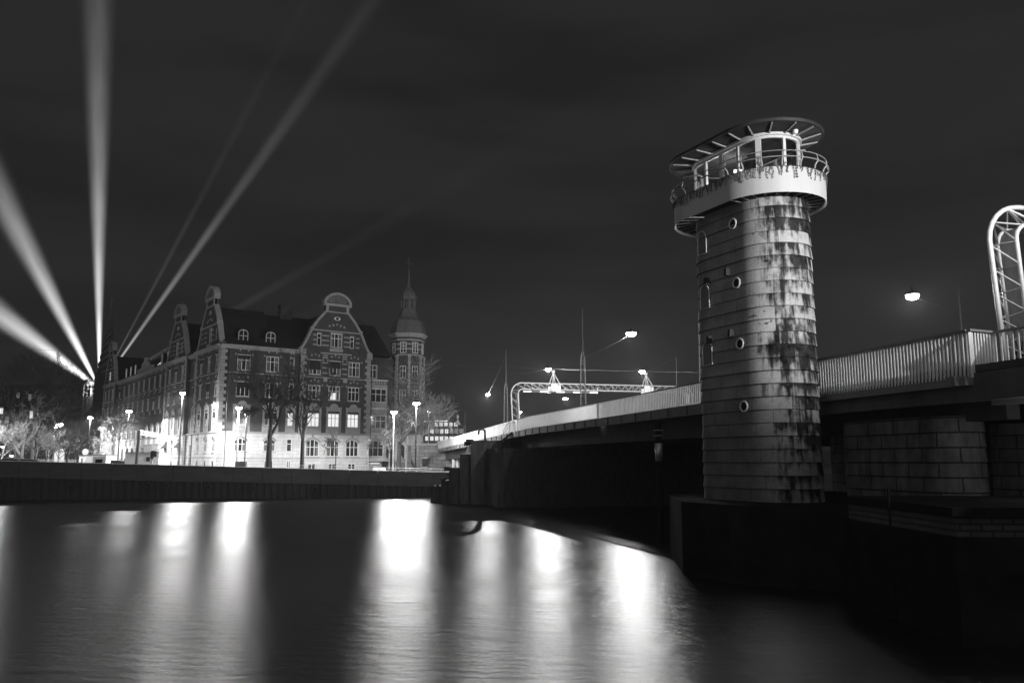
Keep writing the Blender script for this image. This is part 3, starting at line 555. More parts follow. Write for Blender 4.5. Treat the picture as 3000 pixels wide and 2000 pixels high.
# ---- octagonal turret with copper domes
TC = Vector((-17.6, 139.8, 0)); TR = 2.75; PH = math.radians(36 + 22.5)
def octp(r, ph=PH): return [(TC.x + r * math.cos(ph + k * math.pi / 4), TC.y + r * math.sin(ph + k * math.pi / 4)) for k in range(8)]
def ring(mb, r, z0, z1): mb.prism(octp(r), z0, z1)
b = MB(); ring(b, TR, ZGC, 23.2); tur = b.build('turret', M['brick_f'], bld)
b = MB(); ring(b, TR + .06, ZG, ZGC); b.build('turret_base', M['stone_f'], tur)
b = MB()
for z, h, q in ((ZGC, .25, .2), (11.5, .15, .12), (15.5, .15, .12), (20.1, .2, .1), (21.1, .2, .04), (21.9, .2, .04), (22.6, .25, .12), (23.2, .35, .3), (23.55, .3, .55)): ring(b, TR + q, z, z + h)
for k in range(8):
    for i in range(26):
        x, y = octp(TR)[k]; z = 7.2 + i * .5
        if z < 20: b.box((x, y, z + .22), (.5 if i % 2 else .34,) * 2 + (.44,), (math.cos(PH + k * math.pi / 4), math.sin(PH + k * math.pi / 4)))
b.build('turret_trim', M['trim'], tur)
b = MB(); b.lathe(TC, [(TR + .35, 23.85), (TR + .25, 24.4), (TR + .1, 25.2), (TR * .93, 26.1), (TR * .68, 26.8), (1.55, 27.4), (1.45, 27.75)], 8, ph=PH); b.build('dome', M['copper'], tur)
b = MB(); b.lathe(TC, [(1.55, 27.75), (1.55, 27.95), (1.3, 28.0), (1.3, 28.3)], 8, ph=PH); b.lathe(TC, [(.75, 28.3), (.75, 29.8)], 8, ph=PH)
for x, y in [(TC.x + 1.15 * math.cos(PH + k * math.pi / 4), TC.y + 1.15 * math.sin(PH + k * math.pi / 4)) for k in range(8)]: b.box((x, y, 29.05), (.2, .2, 1.5))
b.lathe(TC, [(1.4, 29.8), (1.4, 30.0)], 8, ph=PH); b.build('lantern', M['copper'], tur)
b = MB(); b.lathe(TC, [(1.35, 30.0), (1.42, 30.5), (1.25, 31.1), (.8, 31.7), (.4, 32.1), (.2, 32.8), (.12, 35.0), (.18, 35.1), (.18, 35.2), (.05, 35.3), (.04, 37.6)], 8, ph=PH); b.build('spire', M['copper'], tur)
b = MB(); b.slab([TC + Vector((-.7, 0, 36.0)), TC + Vector((.2, 0, 36.1)), TC + Vector((.8, 0, 35.8)), TC + Vector((.7, 0, 36.5)), TC + Vector((.2, 0, 36.4)), TC + Vector((-.2, 0, 37.2)), TC + Vector((-.4, 0, 36.4))], (0, .05, 0)); b.build('weather_vane', M['dark'], tur)
oc = octp(TR)
for k in range(8):
    m = Vector(((oc[k][0] + oc[(k + 1) % 8][0]) / 2, (oc[k][1] + oc[(k + 1) % 8][1]) / 2, 0)); nn = (m - TC).normalized()
    if nn.y > .25: continue
    dd = Vector((-nn.y, nn.x, 0)); Fk = FR((m.x, m.y), math.atan2(dd.y, dd.x), (nn.x, nn.y))
    for z0, h in ((20.55, 1.75), (16.3, 2.0), (12.3, 2.0), (8.2, 2.1)):
        b = MB(); w = .95; b.mi = 0
        for a in (-w / 2, 0, w / 2): fbox(b, Fk, a - .045, a + .045, z0, z0 + h, .01, .07)
        for z in (z0, z0 + h * .62, z0 + h): fbox(b, Fk, -w / 2 - .05, w / 2 + .05, z - .05, z + .05, .012, .075)
        b.mi = 1; fbox(b, Fk, -w / 2, w / 2, z0, z0 + h, .003, .008); b.build('window', [M['paint'], M['glass']], tur)
    b = MB(); b.slab([Fk(-.5, 1.6, .07), Fk(.5, 1.6, .07), Fk(.5, 5, .07)] + [Fk(.5 * math.cos(math.pi * i / 8), 5 + .5 * math.sin(math.pi * i / 8), .07) for i in range(1, 8)] + [Fk(-.5, 5, .07)], Fk.n * .01); b.build('arched_opening', M['blind'], tur)
# ================================================================== other buildings
def block(name, label, x0, x1, ytop, Y, wins, m='palace', depth=20, roofh=0, cat='building', wmat='lith', extra=None):
    a, c = at(x0, ytop, Y), at(x1, ytop, Y); t = thing(name, ((a.x + c.x) / 2, Y + depth / 2, GROUND), label, cat)
    b = MB(); b.prism([(a.x, Y), (c.x, Y), (c.x, Y + depth), (a.x, Y + depth)], GROUND - .1, a.z); b.build('wall', M[m], t)
    if roofh:
        b = MB(); z = a.z; vs = [(a.x - .4, Y - .4, z), (c.x + .4, Y - .4, z), (c.x + .4, Y + depth, z), (a.x - .4, Y + depth, z), (a.x + 3, Y + depth * .4, z + roofh), (c.x - 3, Y + depth * .4, z + roofh)]
        b.idx(vs, [(0, 1, 5, 4), (1, 2, 5), (2, 3, 4, 5), (3, 0, 4), (3, 2, 1, 0)]); b.build('roof', M['roof'], t)
    for (px, py, w, h, mt) in wins:
        p = at(px, py, Y); b = MB(); b.mi = 1; b.box((p.x, Y - .04, p.z), (w, .03, h)); b.mi = 0
        for s_ in (-1, 1): b.box((p.x + s_ * w / 2, Y - .06, p.z), (.09, .1, h + .1)); b.box((p.x, Y - .06, p.z + s_ * h / 2), (w - .1, .1, .09))
        b.box((p.x, Y - .06, p.z), (.06, .08, h - .1)); b.build('window', [M['paint'], M[mt]], t)
    return t
ws_ = []
for r_, (y, x0, n, st) in enumerate(((1243, 1278, 5, 14.3), (1263, 1237, 9, 14.3), (1284, 1251, 7, 14.2))):
    for i in range(n):
        ws_.append((x0 + st * i, y, .85, 1.05 if r_ else .9, random.choice(['lith', 'lith', 'lit', 'litd']) if r_ else 'lith'))
ob = block('office_block', 'flat roofed office block with rows of lit windows behind the bridge end', 1236, 1362, 1236, 200, ws_, 'brick_f', 15)
b = MB(); p, q = at(1243, 1233, 199.6), at(1311, 1233, 199.6); b.box(((p.x + q.x) / 2, 199.5, p.z), (q.x - p.x, .2, .35)); b.build('light_strip', M['lith'], ob)
block('palace', 'dark long palace building behind the park trees with a few lit windows', -60, 262, 1195, 260, [(4, 1202, 1.2, 2.2, 'lith'), (92, 1214, 1.0, 2.4, 'lith'), (107, 1216, 1.0, 2.0, 'lith'), (53, 1158, .8, 1.6, 'litd'), (88, 1163, .8, 1.8, 'litd'), (3, 1278, 1.0, 3, 'lit'), (20, 1230, 1, 2, 'litd'), (130, 1219, 1, 2, 'litd'), (160, 1222, 1, 2, 'litd')], roofh=8)
block('arcade_house', 'low pale house with two glowing doorways beyond the park trees', 135, 200, 1316, 215, [(157, 1337, 2.6, 4.0, 'lith'), (174, 1337, 2.6, 4.0, 'lith')], 'palace', 12)
block('warehouse', 'dark warehouse beyond the bridge on the far bank', 1600, 2700, 1318, 190, [(1650, 1335, 1, 1, 'litd')], 'palace', 20)
# twisted spire
sp = at(310, 1100, 235); t = thing('spiral_spire', (sp.x, sp.y, GROUND), 'slender dark twisted spire rising beside the left end of the gabled building', 'spire'); b = MB(); zb, zt = at(310, 1095, 235).z, at(318, 868, 235).z
b.lathe((sp.x, sp.y, 0), [(3.0, GROUND), (3.0, zb)], 8); b.build('tower_base', M['palace'], t)
b = MB(); b.tube([(sp.x, sp.y, zb), (sp.x + .2, sp.y, zb + (zt - zb) * .6), (sp.x + .3, sp.y, zt)], [1.3, .5, .08], 8); b.build('spire_shaft', M['copper'], t)
for k in range(4):
    b = MB(); pts, rr = [], []
    for i in range(60):
        f = i / 59; an = f * 16 + k * math.pi / 2; R = 1.9 * (1 - f) ** 1.15 + .08; pts.append((sp.x + .3 * f + R * math.cos(an), sp.y + R * math.sin(an), zb + (zt - zb) * f * .93)); rr.append(.55 * (1 - f) + .07)
    b.tube(pts, rr, 5); b.build('twisted_tail', M['copper'], t)
for f in (.86, .9, .94, .97): b = MB(); b.lathe((sp.x + .3, sp.y, zb + (zt - zb) * f), [(.05, -.2), (.4, 0), (.05, .2)], 8); b.build('crown_ring', M['trim'], t)
# tower with the searchlights
SX, SY = 291, 1137; S = at(SX, SY, 250)
t = thing('searchlight_tower', (S.x - 2.5, 252, GROUND), 'lit lattice topped tower at the left end that sends out the searchlight beams', 'tower')
p0, p1 = at(238, 1160, 250), at(293, 1160, 250); b = MB(); b.prism([(p0.x, 251), (p1.x, 251), (p1.x, 257), (p0.x, 257)], GROUND, p0.z); b.build('shaft', M['palace'], t)
b = MB(); zz = p0.z
for i in range(6):
    x = p0.x + (p1.x - p0.x) * i / 5; b.tube([(x, 251.2, zz), (x, 251.2, zz + 3.6 + (.6 if i % 2 else 0))], .14, 5); b.tube([(x, 256.5, zz), (x, 256.5, zz + 3.6)], .14, 5)
for z in (1.2, 2.4, 3.6): b.tube([(p0.x, 251.2, zz + z), (p1.x, 251.2, zz + z - .4)], .12, 5); b.tube([(p0.x, 256.5, zz + z), (p1.x, 256.5, zz + z)], .12, 5)
b.tube([(p0.x, 251.2, zz + 4.2), (p1.x, 251.2, zz + 2.6)], .15, 5); b.build('lattice_top', M['white'], t)
for i in range(4): b = MB(); b.lathe((p1.x - .6 - i * .9, 250.8, zz + 1.0 + .8 * i), [(.35, 0), (.45, .4), (.3, .6)], 10); b.build('searchlight', M['lith'], t)
plamp(t, ((p0.x + p1.x) / 2, 249.5, zz + 1.5), 1200, .3)
# searchlight beams: cones that glow by themselves in place of lit mist, thinning outwards
def beam_mat(tan, A, soft, z0=6.):
    m = bpy.data.materials.new('glowing_mist'); m.use_nodes = True; t = m.node_tree; t.nodes.clear(); g = N(t, 'ShaderNodeTexCoord'); s = N(t, 'ShaderNodeSeparateXYZ'); t.links.new(g.outputs['Object'], s.inputs[0])
    r2 = ML(t, 'ADD', ML(t, 'MULTIPLY', s.outputs[0], s.outputs[0]), ML(t, 'MULTIPLY', s.outputs[1], s.outputs[1])); R = ML(t, 'MULTIPLY', ML(t, 'ADD', s.outputs[2], z0 * .6), tan)
    q = ML(t, 'SUBTRACT', 1.0, ML(t, 'DIVIDE', r2, ML(t, 'MULTIPLY', R, R)), clamp=True); f = ML(t, 'POWER', q, soft)
    fall = ML(t, 'MULTIPLY', ML(t, 'DIVIDE', A, ML(t, 'MULTIPLY', ML(t, 'ADD', s.outputs[2], z0), R)), ML(t, 'EXPONENT', ML(t, 'DIVIDE', s.outputs[2], -75.))); v = N(t, 'ShaderNodeVolumePrincipled'); v.inputs['Density'].default_value = 0
    mp = N(t, 'ShaderNodeMapping'); mp.inputs['Scale'].default_value = (.5, .5, .06); t.links.new(g.outputs['Object'], mp.inputs[0]); nn_ = N(t, 'ShaderNodeTexNoise', i_Scale=1.0, i_Detail=2.0); t.links.new(mp.outputs[0], nn_.inputs[0])
    t.links.new(ML(t, 'MULTIPLY', ML(t, 'MULTIPLY', f, fall), MR(t, nn_.outputs[0], .3, .7, .65, 1.3)), v.inputs['Emission Strength']); o = N(t, 'ShaderNodeOutputMaterial'); t.links.new(v.outputs[0], o.inputs[1]); return m
BEAMS = [((-330, 680), .13, 10.0, 3.4, 60, 'widest searchlight beam, leaning lowest to the left'), ((-80, 420), .095, 10.5, 3.4, 100, 'bright searchlight beam leaning up and left beside the lowest one'),
         ((286, 0), .055, 12.0, 3.0, 190, 'tall searchlight beam rising almost upright beside the twisted spire'), ((1085, 10), .034, 8.5, 3.0, 230, 'narrow searchlight beam slanting up and right over the gabled roof'),
         ((930, -60), .02, 1.5, 1.5, 230, 'faint thin searchlight beam just above the narrow slanting one'), ((1290, 560), .03, 1.5, 1.5, 190, 'faint low searchlight beam spreading right from behind the chimney'),
         ((1960, 540), .028, .7, 1.5, 250, 'faintest searchlight beam, lowest to the right behind the turret')]
for (tx, ty), tan, A, soft, L_, lab in BEAMS:
    T = at(tx, ty, 262); S_ = at(SX, SY, 262) if tx > 700 else at(SX, SY, 250); T = at(tx, ty, S_.y); A = A * {0: 1, 1: 1, 2: 1, 3: .42, 4: .28, 5: .2, 6: .22}[[q[0] for q in BEAMS].index((tx, ty))]; d = (T - S_).normalized(); b = MB(); n = 24; z0 = 6.
    b.lathe((0, 0, 0), [(tan * (z + z0 * .6), z) for z in (0, L_ * .25, L_ * .5, L_)], n)
    o = b.build('light_beam', beam_mat(tan, A * 3.6, soft), None, origin=(0, 0, 0)); o.location = S_; o.rotation_euler = d.to_track_quat('Z', 'Y').to_euler()
    tag(o, lab, 'light beam', 'searchlight beams fanning out from the tower', 'stuff')

# ================================================================== bridge
def NE(Y): return Vector((20.75 - .246 * Y, Y, 0))
bd = Vector((.2389, -.971, 0)); bw_ = Vector((.971, .2389, 0))   # towards the viewer, across to the far side
def deckz(Y): return 5.8 if Y < 78 else 5.8 - (Y - 78) * .0212
br = thing('bridge', (10, 50, WATER), 'long low road bridge with pale railings crossing the water beside the round tower', 'bridge')
ST = [8, 14, 20, 26, 32, 38, 44, 50, 56, 62, 70, 78, 84, 92, 100, 110, 120, 132, 150, 175]
def strip(mb, o0, o1, t0, t1, stations):
    for Y0, Y1 in zip(stations, stations[1:]):
        P = []
        for Y in (Y0, Y1):
            n = NE(Y)
            for o, t_ in ((o0, t0), (o1, t0), (o1, t1), (o0, t1)): q = n + bw_ * o; P.append((q.x, q.y, deckz(Y) + t_))
        mb.idx(P, [(0, 1, 5, 4), (1, 2, 6, 5), (2, 3, 7, 6), (3, 0, 4, 7), (3, 2, 1, 0), (4, 5, 6, 7)])
b = MB(); strip(b, .15, 26.8, -.25, -.02, ST); b.build('road_deck', M['asphalt'], br)
b = MB(); strip(b, .0, .35, -.55, .0, [Y for Y in ST if Y >= 38]); [b.box((NE(y_ * 2.4).x - .03, y_ * 2.4, deckz(y_ * 2.4) - .28), (.05, .07, .46), bd) for y_ in range(17, 54)]; b.build('fascia', M['fascia'], br); b = MB(); strip(b, 26.6, 27, -.55, 0, ST); b.build('far_fascia', M['fascia'], br); b = MB(); strip(b, .05, .35, -1.15, -.28, [8, 14, 20, 26, 32, 37.9]); b.build('approach_fascia', M['fascia'], br)
b = MB(); strip(b, 1.2, 1.7, -1.7, -.26, [26, 38, 50, 62, 78, 92, 110, 132]); strip(b, 9, 9.6, -1.7, -.26, [26, 50, 78, 132]); strip(b, 17, 17.6, -1.7, -.26, [26, 50, 78, 132]); strip(b, 25, 25.6, -1.7, -.26, [26, 50, 78, 132]); b.build('girder', M['soffit'], br)
b = MB(); Yk = 88
while Yk < 130: strip(b, .36, 26, -.33, -.27, [Yk, Yk + .24]); Yk += .4
b.build('soffit_boards', M['fascia'], br)
# railings: far leaf with pale bars, near approach with deeper comb, solid parapet on the ramp
def bars(mb, Y0, Y1, step, zb, zt, w, o=.05, dp=.05):
    Y = Y0
    while Y < Y1:
        n = NE(Y) + bw_ * o; mb.box((n.x, n.y, deckz(Y) + (zb + zt) / 2), (w, dp, zt - zb), bd); Y += step
def rail(mb, Y0, Y1, z, o, w, h, stations=ST): ss = [Y0] + [Y for Y in stations if Y0 < Y < Y1] + [Y1]; strip(mb, o - w / 2, o + w / 2, z, z + h, ss)
b = MB(); bars(b, 37.5, 82.5, .225, .04, 1.08, .075); b.build('railing_bars', M['railw'], br)
b = MB(); rail(b, 37.5, 82.5, 1.08, .03, .1, .06); b.build('handrail', M['dark'], br)
b = MB(); rail(b, 37.5, 82.5, .02, .3, .1, .12); b.build('kerb', M['railw'], br)
b = MB(); n = NE(59.5) + bw_ * .05; b.box((n.x, n.y, 5.8 + .53), (.55, .12, 1.1), bd); b.build('joint_post', M['railw'], br); b = MB(); n = NE(82.3); b.box((n.x, n.y, deckz(82) + .53), (.4, .1, 1.1), bd); b.build('joint_post', M['railw'], br)
b = MB(); strip(b, .0, .08, -.55, 1.02, [83.2, 92, 100, 110, 120, 132]); b.build('parapet', M['parapet'], br)
b = MB(); strip(b, -.06, .16, 1.02, 1.12, [83.2, 92, 100, 110, 120, 132]); b.build('parapet_rail', M['white'], br)
b = MB(); bars(b, 26.0, 37.2, .165, -.42, 1.02, .06)
JA, JB = NE(26.0), Vector((15.35, 26.45, 0))
for i in range(9): p = JA + (JB - JA) * (i / 8); b.box((p.x, p.y, 6.1), (.05, .05, 1.44), bd)
jd = Vector((.36, -.93, 0)).normalized()
for i in range(60): p = JB + jd * (i * .2 + .1); b.box((p.x, p.y, 6.12), (.05, .05, 1.4), jd)
b.build('approach_railing_bars', M['railw'], br)
b = MB(); strip(b, -.12, .14, 1.03, 1.1, [26.0, 30, 37.2])
def seg(mb, A, B, z0, z1, w): d = (B - A); mb.box(((A.x + B.x) / 2, (A.y + B.y) / 2, (z0 + z1) / 2), (d.length + w * .6, w, z1 - z0), d)
seg(b, JA, JB, 6.835, 6.9, .24); seg(b, JB, JB + jd * 12, 6.83, 6.895, .2); b.build('approach_handrail', M['cabinet'], br)
b = MB(); seg(b, JA - bd * .6, JB, 5.15, 5.45, .8); strip(b, -.25, .4, -.66, -.42, [26, 32, 37.4]); seg(b, JB, JB + jd * 12, 4.55, 5.4, .3); b.build('walkway_edge', M['cabinet'], br)
b = MB(); o_ = 27; bars(b, 30, 130, .45, .0, 1.05, .1, o=26.9); rail(b, 30, 130, 1.05, 26.9, .1, .06); b.build('far_railing', M['railw'], br)
# rounded granite piers
def stadium(C1, C2, r, n=16, squash=1):
    a = (C2 - C1); L = a.length; a.normalize(); nn = Vector((-a.y, a.x, 0)); pts = []
    for i in range(n + 1): an = -math.pi / 2 + math.pi * i / n; pts.append(C2 + nn * (-r * math.cos(an + math.pi / 2)) + a * (r * math.sin(an + math.pi / 2)))
    for i in range(n + 1): an = math.pi * i / n; pts.append(C1 + nn * (r * math.cos(an)) - a * (r * math.sin(an)))
    return pts
def shell(mb, pts, z0, z1, course=.5, lean=.02, top=True, uv=True):
    c = sum((p for p in pts), Vector()) / len(pts); n = len(pts); us = [0]
    for i in range(n): us.append(us[-1] + (pts[(i + 1) % n] - pts[i]).length)
    z = z0
    k0 = lean; kr = random.Random(5)
    while z < z1 - 1e-4:
        lean = k0 * kr.uniform(.6, 1.5)
        zz = min(z + course, z1)
        lo, hi = [], []
        for i, p in enumerate(pts): q = (pts[(i + 1) % n] - pts[i - 1]); nn = Vector((q.y, -q.x, 0)); nn.normalize(); nn = nn if nn.dot(p - c) > 0 else -nn; lo.append(p + nn * lean); hi.append(p)
        for i in range(n):
            j = (i + 1) % n; f = [(lo[i].x, lo[i].y, z), (lo[j].x, lo[j].y, z), (hi[j].x, hi[j].y, zz), (hi[i].x, hi[i].y, zz)]
            mb.face(f, [(us[i], z - z0), (us[i + 1], z - z0), (us[i + 1], zz - z0 - .001), (us[i], zz - z0 - .001)])
            mb.face([(hi[i].x, hi[i].y, z), (hi[j].x, hi[j].y, z), (lo[j].x, lo[j].y, z), (lo[i].x, lo[i].y, z)], [(us[i], z - z0)] * 4)
        z = zz
    if top: mb.face([(p.x, p.y, z1) for p in pts])
def pierpoly(Y0, Y1, o0, o1, bev=1.2):
    return [NE(Y0) + bw_ * (o0 + bev), NE(Y0) + bw_ * o1, NE(Y1) + bw_ * o1, NE(Y1) + bw_ * (o0 + bev), NE(Y1 - bev * .3) + bw_ * (o0 + bev * .3), NE(Y1 - bev) + bw_ * o0, NE(Y0 + bev) + bw_ * o0, NE(Y0 + bev * .3) + bw_ * (o0 + bev * .3)]
for nm, (Y0, Y1, o0, o1, zb, zt) in {'a': (31.5, 44, 7.0, 25, 1.2, 4.2), 'b': (80, 90, -2.2, 26, WATER - 1, 4.0)}.items():
    b = MB(); shell(b, pierpoly(Y0, Y1, o0, o1), zb, zt); b.build('pier_shaft', M['pier'] if nm == 'a' else M['timber'], br)
def rnd(P, r=1.0): return P
b = MB(); shell(b, stadium(Vector((15.15, 28.9, 0)), Vector((14.15, 33.2, 0)), .95), 1.25, 4.3, lean=.03); b.build('pier_shaft', M['pier'], br); b = MB(); shell(b, stadium(Vector((19.6, 32.2, 0)), Vector((28, 34.2, 0)), 1.15), 1.25, 4.2); b.build('pier_shaft', M['pier'], br)
b = MB(); b.prism([(6.6, 33.2), (7.8, 30.6), (14, 26.6), (30, 28), (34, 46), (12, 44.5), (7.4, 40)], WATER - 1, 1.24); b.build('pier_foot', M['foot'], br)
# stepped timber and concrete pier head under the far end of the leaf
ph = thing('stepped_pier', (-4, 86, WATER), 'dark stepped pier head with a landing stage under the far end of the bridge', 'pier')
def stepbox(x0, x1, ytop, Yf, Yb, zb=None):
    a, c = at(x0, ytop, Yf), at(x1, ytop, Yf); b = MB(); b.prism([(a.x, Yf), (c.x, Yf), (c.x + (Yb - Yf) * -.1, Yb), (a.x, Yb)], WATER - 1 if zb is None else zb, a.z); return b
for k, (x0, x1, yt, Yf, Yb, nm_) in enumerate(((1262, 1560, 1424, 88.0, 95, 'timber_fender'), (1292, 1560, 1408, 87.4, 94, 'timber_fender'), (1316, 1560, 1370, 86.9, 93, 'lower_step'), (1348, 1560, 1330, 86.3, 92, 'middle_step'), (1380, 1500, 1290, 85.5, 91, 'landing'))):
    stepbox(x0, x1, yt, Yf, Yb).build(nm_, M['timber'], ph)
b = MB()
for x, y, w in ((1268, 1421, .25), (1282, 1421, .3), (1298, 1404, .5), (1306, 1400, .3), (1312, 1388, .2), (1310, 1373, .6), (1368, 1299, .6), (1376, 1294, .8)): p = at(x, y, 87.2); b.box((p.x, p.y, p.z), (w, .6, w * .7))
b.build('fender_cap', M['timber'], ph)
b = MB()
for i in range(6):
    p, q = at(1366 + i * 3, 1325, 86), at(1372 + i * 2, 1304, 86.4); b.tube([p, q], .05, 4)
b.build('lit_brackets', M['railw'], ph)
t = thing('hooked_pipe', at(1421, 1290, 85.6), 'dark hooked vent pipe standing on the landing stage', 'pipe'); b = MB(); a = at(1421, 1292, 85.6); h_ = at(1421, 1256, 85.6).z; r_ = .33
b.tube([(a.x, a.y, a.z - .1), (a.x, a.y, h_ - r_)] + [(a.x - r_ + r_ * math.cos(i * math.pi / 8), a.y - .1 * i / 8, h_ - r_ + r_ * math.sin(i * math.pi / 8)) for i in range(1, 9)] + [(a.x - 2 * r_, a.y - .1, h_ - r_ - .25)], .11, 8); b.build('bent_pipe', M['dark'], t, smooth=True)
b = MB(); b.lathe((a.x, a.y, a.z - .05), [(.2, 0), (.2, .15), (.12, .16)], 10); b.build('flange', M['dark'], t)
t = thing('pier_stair', at(1480, 1290, 84.5), 'dark steel stair with handrail climbing from the landing to the deck', 'stair'); b, c = MB(), MB(); p, q = at(1466, 1293, 84.6), at(1507, 1262, 84.2)
for dy in (0, .8): b.tube([(p.x, p.y + dy, p.z), (q.x, q.y + dy, q.z), (q.x + .9, q.y + dy, q.z)], .09, 6)
for i in range(9): f = i / 8; b.box((p.x + (q.x - p.x) * f, p.y + .4, p.z + (q.z - p.z) * f), (.25, .8, .04))
p2, q2 = at(1474, 1262, 84.6), at(1494, 1232, 84.2); c.tube([(p.x + .3, p.y, p.z), (p2.x, p2.y, p2.z), (q2.x, q2.y, q2.z), (q2.x, q2.y, q2.z - 1.3)], .035, 5); c.tube([(p2.x, p2.y, p2.z - .4), (q2.x, q2.y, q2.z - .45)], .025, 5)
b.build('steps', M['dark'], t); c.build('handrail', M['steel'], t)
# bits under the bridge
sg_ = at(1757, 1243, 62); t = thing('navigation_light', sg_, 'pair of round white navigation lights under the bridge fascia', 'light'); b = MB()
for dx in (-.1, .1): b.lathe((sg_.x + dx * .95, sg_.y, sg_.z - .14), [(.02, 0), (.085, .05), (.1, .14), (.085, .23), (.02, .28)], 12)
b.build('lens', glow('navigation_lens', 4), t); b = MB(); b.box((sg_.x, sg_.y + .06, sg_.z + .24), (.55, .2, .04)); b.tube([(sg_.x, sg_.y + .06, sg_.z + .2), (sg_.x, sg_.y + .06, sg_.z + .6)], .03); b.build('bracket', M['steel'], t)
pm = at(1930, 1324, 45); t = thing('dolphin_post', (pm.x, pm.y, WATER), 'thick steel mooring post with a pale sleeve and two hoops under the bridge', 'post'); b = MB(); zt_, zb_ = at(1930, 1262, 45).z, at(1930, 1350, 45).z
b.lathe((pm.x, pm.y, 0), [(.17, WATER - 1), (.17, zt_ + .5)], 12); b.build('post', M['foot'], t)
b = MB(); b.lathe((pm.x, pm.y, 0), [(.2, zb_), (.21, at(1930, 1298, 45).z)], 14); b.build('sleeve', M['steel'], t, smooth=True)
for y in (1260, 1276): b = MB(); z = at(1930, y, 45).z; b.tube([(pm.x + .26 * math.cos(i * math.pi / 8), pm.y + .26 * math.sin(i * math.pi / 8), z) for i in range(17)], .018, 5); b.build('hoop', M['steel'], t)
# abutment at the far end
ab = thing('bridge_abutment', (-12, 131, GROUND), 'rounded pale granite abutment wall at the town end of the bridge', 'abutment'); b = MB(); pa, pb = at(1200, 1298, 131), at(1350, 1298, 131)
pl = [(pb.x + 20, 134.9), (pb.x + 20, 150), (pa.x, 150), (pa.x, 133), (pa.x + .15, 132.2), (pa.x + .6, 131.5), (pa.x + 1.4, 131.05), (pa.x + 2.4, 131), (pb.x, 131.3)]
b.prism(pl, GROUND - .1, pa.z - .35); b.build('wall', M['abut'], ab); b = MB(); b.prism([(x - (.12 if x < 0 else 0), y - .12) for x, y in pl], pa.z - .347, pa.z); b.build('coping', M['trim'], ab)
w0 = at(1245, 1354, 130.9); b = MB(); b.box((w0.x, 130.95, w0.z), (.85, .3, 1.2)); b.build('window', M['blind'], ab); b = MB(); b.box((w0.x, 130.8, w0.z - .68), (1.1, .4, .14)); b.box((w0.x, 130.9, w0.z + .7), (1.1, .2, .16)); b.build('window_surround', M['trim'], ab)
for x in (1330, 1342): b = MB(); p = at(x, 1370, 126); b.lathe((p.x, p.y, GROUND), [(.3, 0), (.3, 2.2), (.36, 2.3), (.36, 2.6)], 12); tag(b.build('bridge_column', M['white'], smooth=True), 'short round white column under the bridge deck near the abutment', 'column', 'columns under the bridge end')
# stair wall by the turret
b = MB(); p, q = at(1172, 1350, 131), at(1208, 1368, 131); b.slab([(p.x, p.y, GROUND), (q.x, q.y, GROUND), (q.x, q.y, q.z + .3), (p.x, p.y, p.z + .9)], (0, .4, 0)); tag(b.build('stair_wall', M['abut']), 'low sloping stone wall beside the big bare tree trunk', 'wall')

# ------------------------------------------------------------------ control tower
ax = Vector((-.44, .898, 0)).normalized(); C1 = Vector((10.62, 33.3, 0)); nfl = Vector((-ax.y, ax.x, 0))  # flat side faces left
nfl = Vector((-.898, -.44, 0))
ct = thing('control_tower', (C1.x, C1.y, 1.25), 'tall rounded stone bridge control tower with a white balcony and glazed cabin', 'tower')
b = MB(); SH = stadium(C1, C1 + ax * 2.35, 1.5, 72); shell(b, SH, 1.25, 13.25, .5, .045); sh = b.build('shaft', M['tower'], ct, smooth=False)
def gpts(r, L=2.75, n=26): return stadium(C1 - ax * .0, C1 + ax * L, r, n)
def vwall(mb, P0, z0, P1, z1):
    n = len(P0)
    for i in range(n): j = (i + 1) % n; mb.face([(P0[i].x, P0[i].y, z0), (P0[j].x, P0[j].y, z0), (P1[j].x, P1[j].y, z1), (P1[i].x, P1[i].y, z1)])
GO, GI = gpts(2.2, 2.75, 80), gpts(2.12, 2.75, 80); ZB0, ZB1 = 13.07, 14.12
b = MB(); vwall(b, GO, ZB0, GO, ZB1); vwall(b, GI, ZB1, GI, ZB0 + .1); vwall(b, GO, ZB1, GI, ZB1 + .001); vwall(b, GI, ZB0 + .08, GO, ZB0); b.build('gallery_band', M['band'], ct, smooth=False)
b = MB(); b.face([(p.x, p.y, ZB0 + .22) for p in GI]); b.face([(p.x, p.y, ZB0 + .14) for p in reversed(GI)]); b.build('gallery_floor', M['soffit'], ct)
inn = gpts(1.5, 2.35, 13); out = gpts(2.1, 2.75, 13)
for p, q in zip(inn, out): b = MB(); b.tube([(p.x, p.y, ZB0 + .06), (q.x, q.y, ZB0 + .08)], .035, 4); b.build('gallery_bracket', M['cabinet'], ct)
def closed(pts): return pts + [pts[0]]
RO = gpts(2.27, 2.75, 30)
b = MB(); b.tube([(p.x, p.y, 14.72) for p in closed(RO)], .022, 6, False); b.tube([(p.x, p.y, 14.46) for p in closed(gpts(2.33, 2.75, 30))], .028, 6, False); b.build('gallery_rail', M['cabinet'], ct, smooth=True)
PO, PI_ = gpts(2.33, 2.75, 9), gpts(2.14, 2.75, 9)
for p, q in zip(PO, PI_):
    b = MB(); d = (p - q).normalized(); m = q + d * .32
    b.tube([(q.x, q.y, ZB1 - .02), (q.x + d.x * .05, q.y + d.y * .05, ZB1 + .2), (p.x, p.y, 14.46), (p.x - d.x * .06, p.y - d.y * .06, 14.72)], [.04, .035, .03, .018], 6); b.build('rail_post', M['trim'], ct, smooth=True)
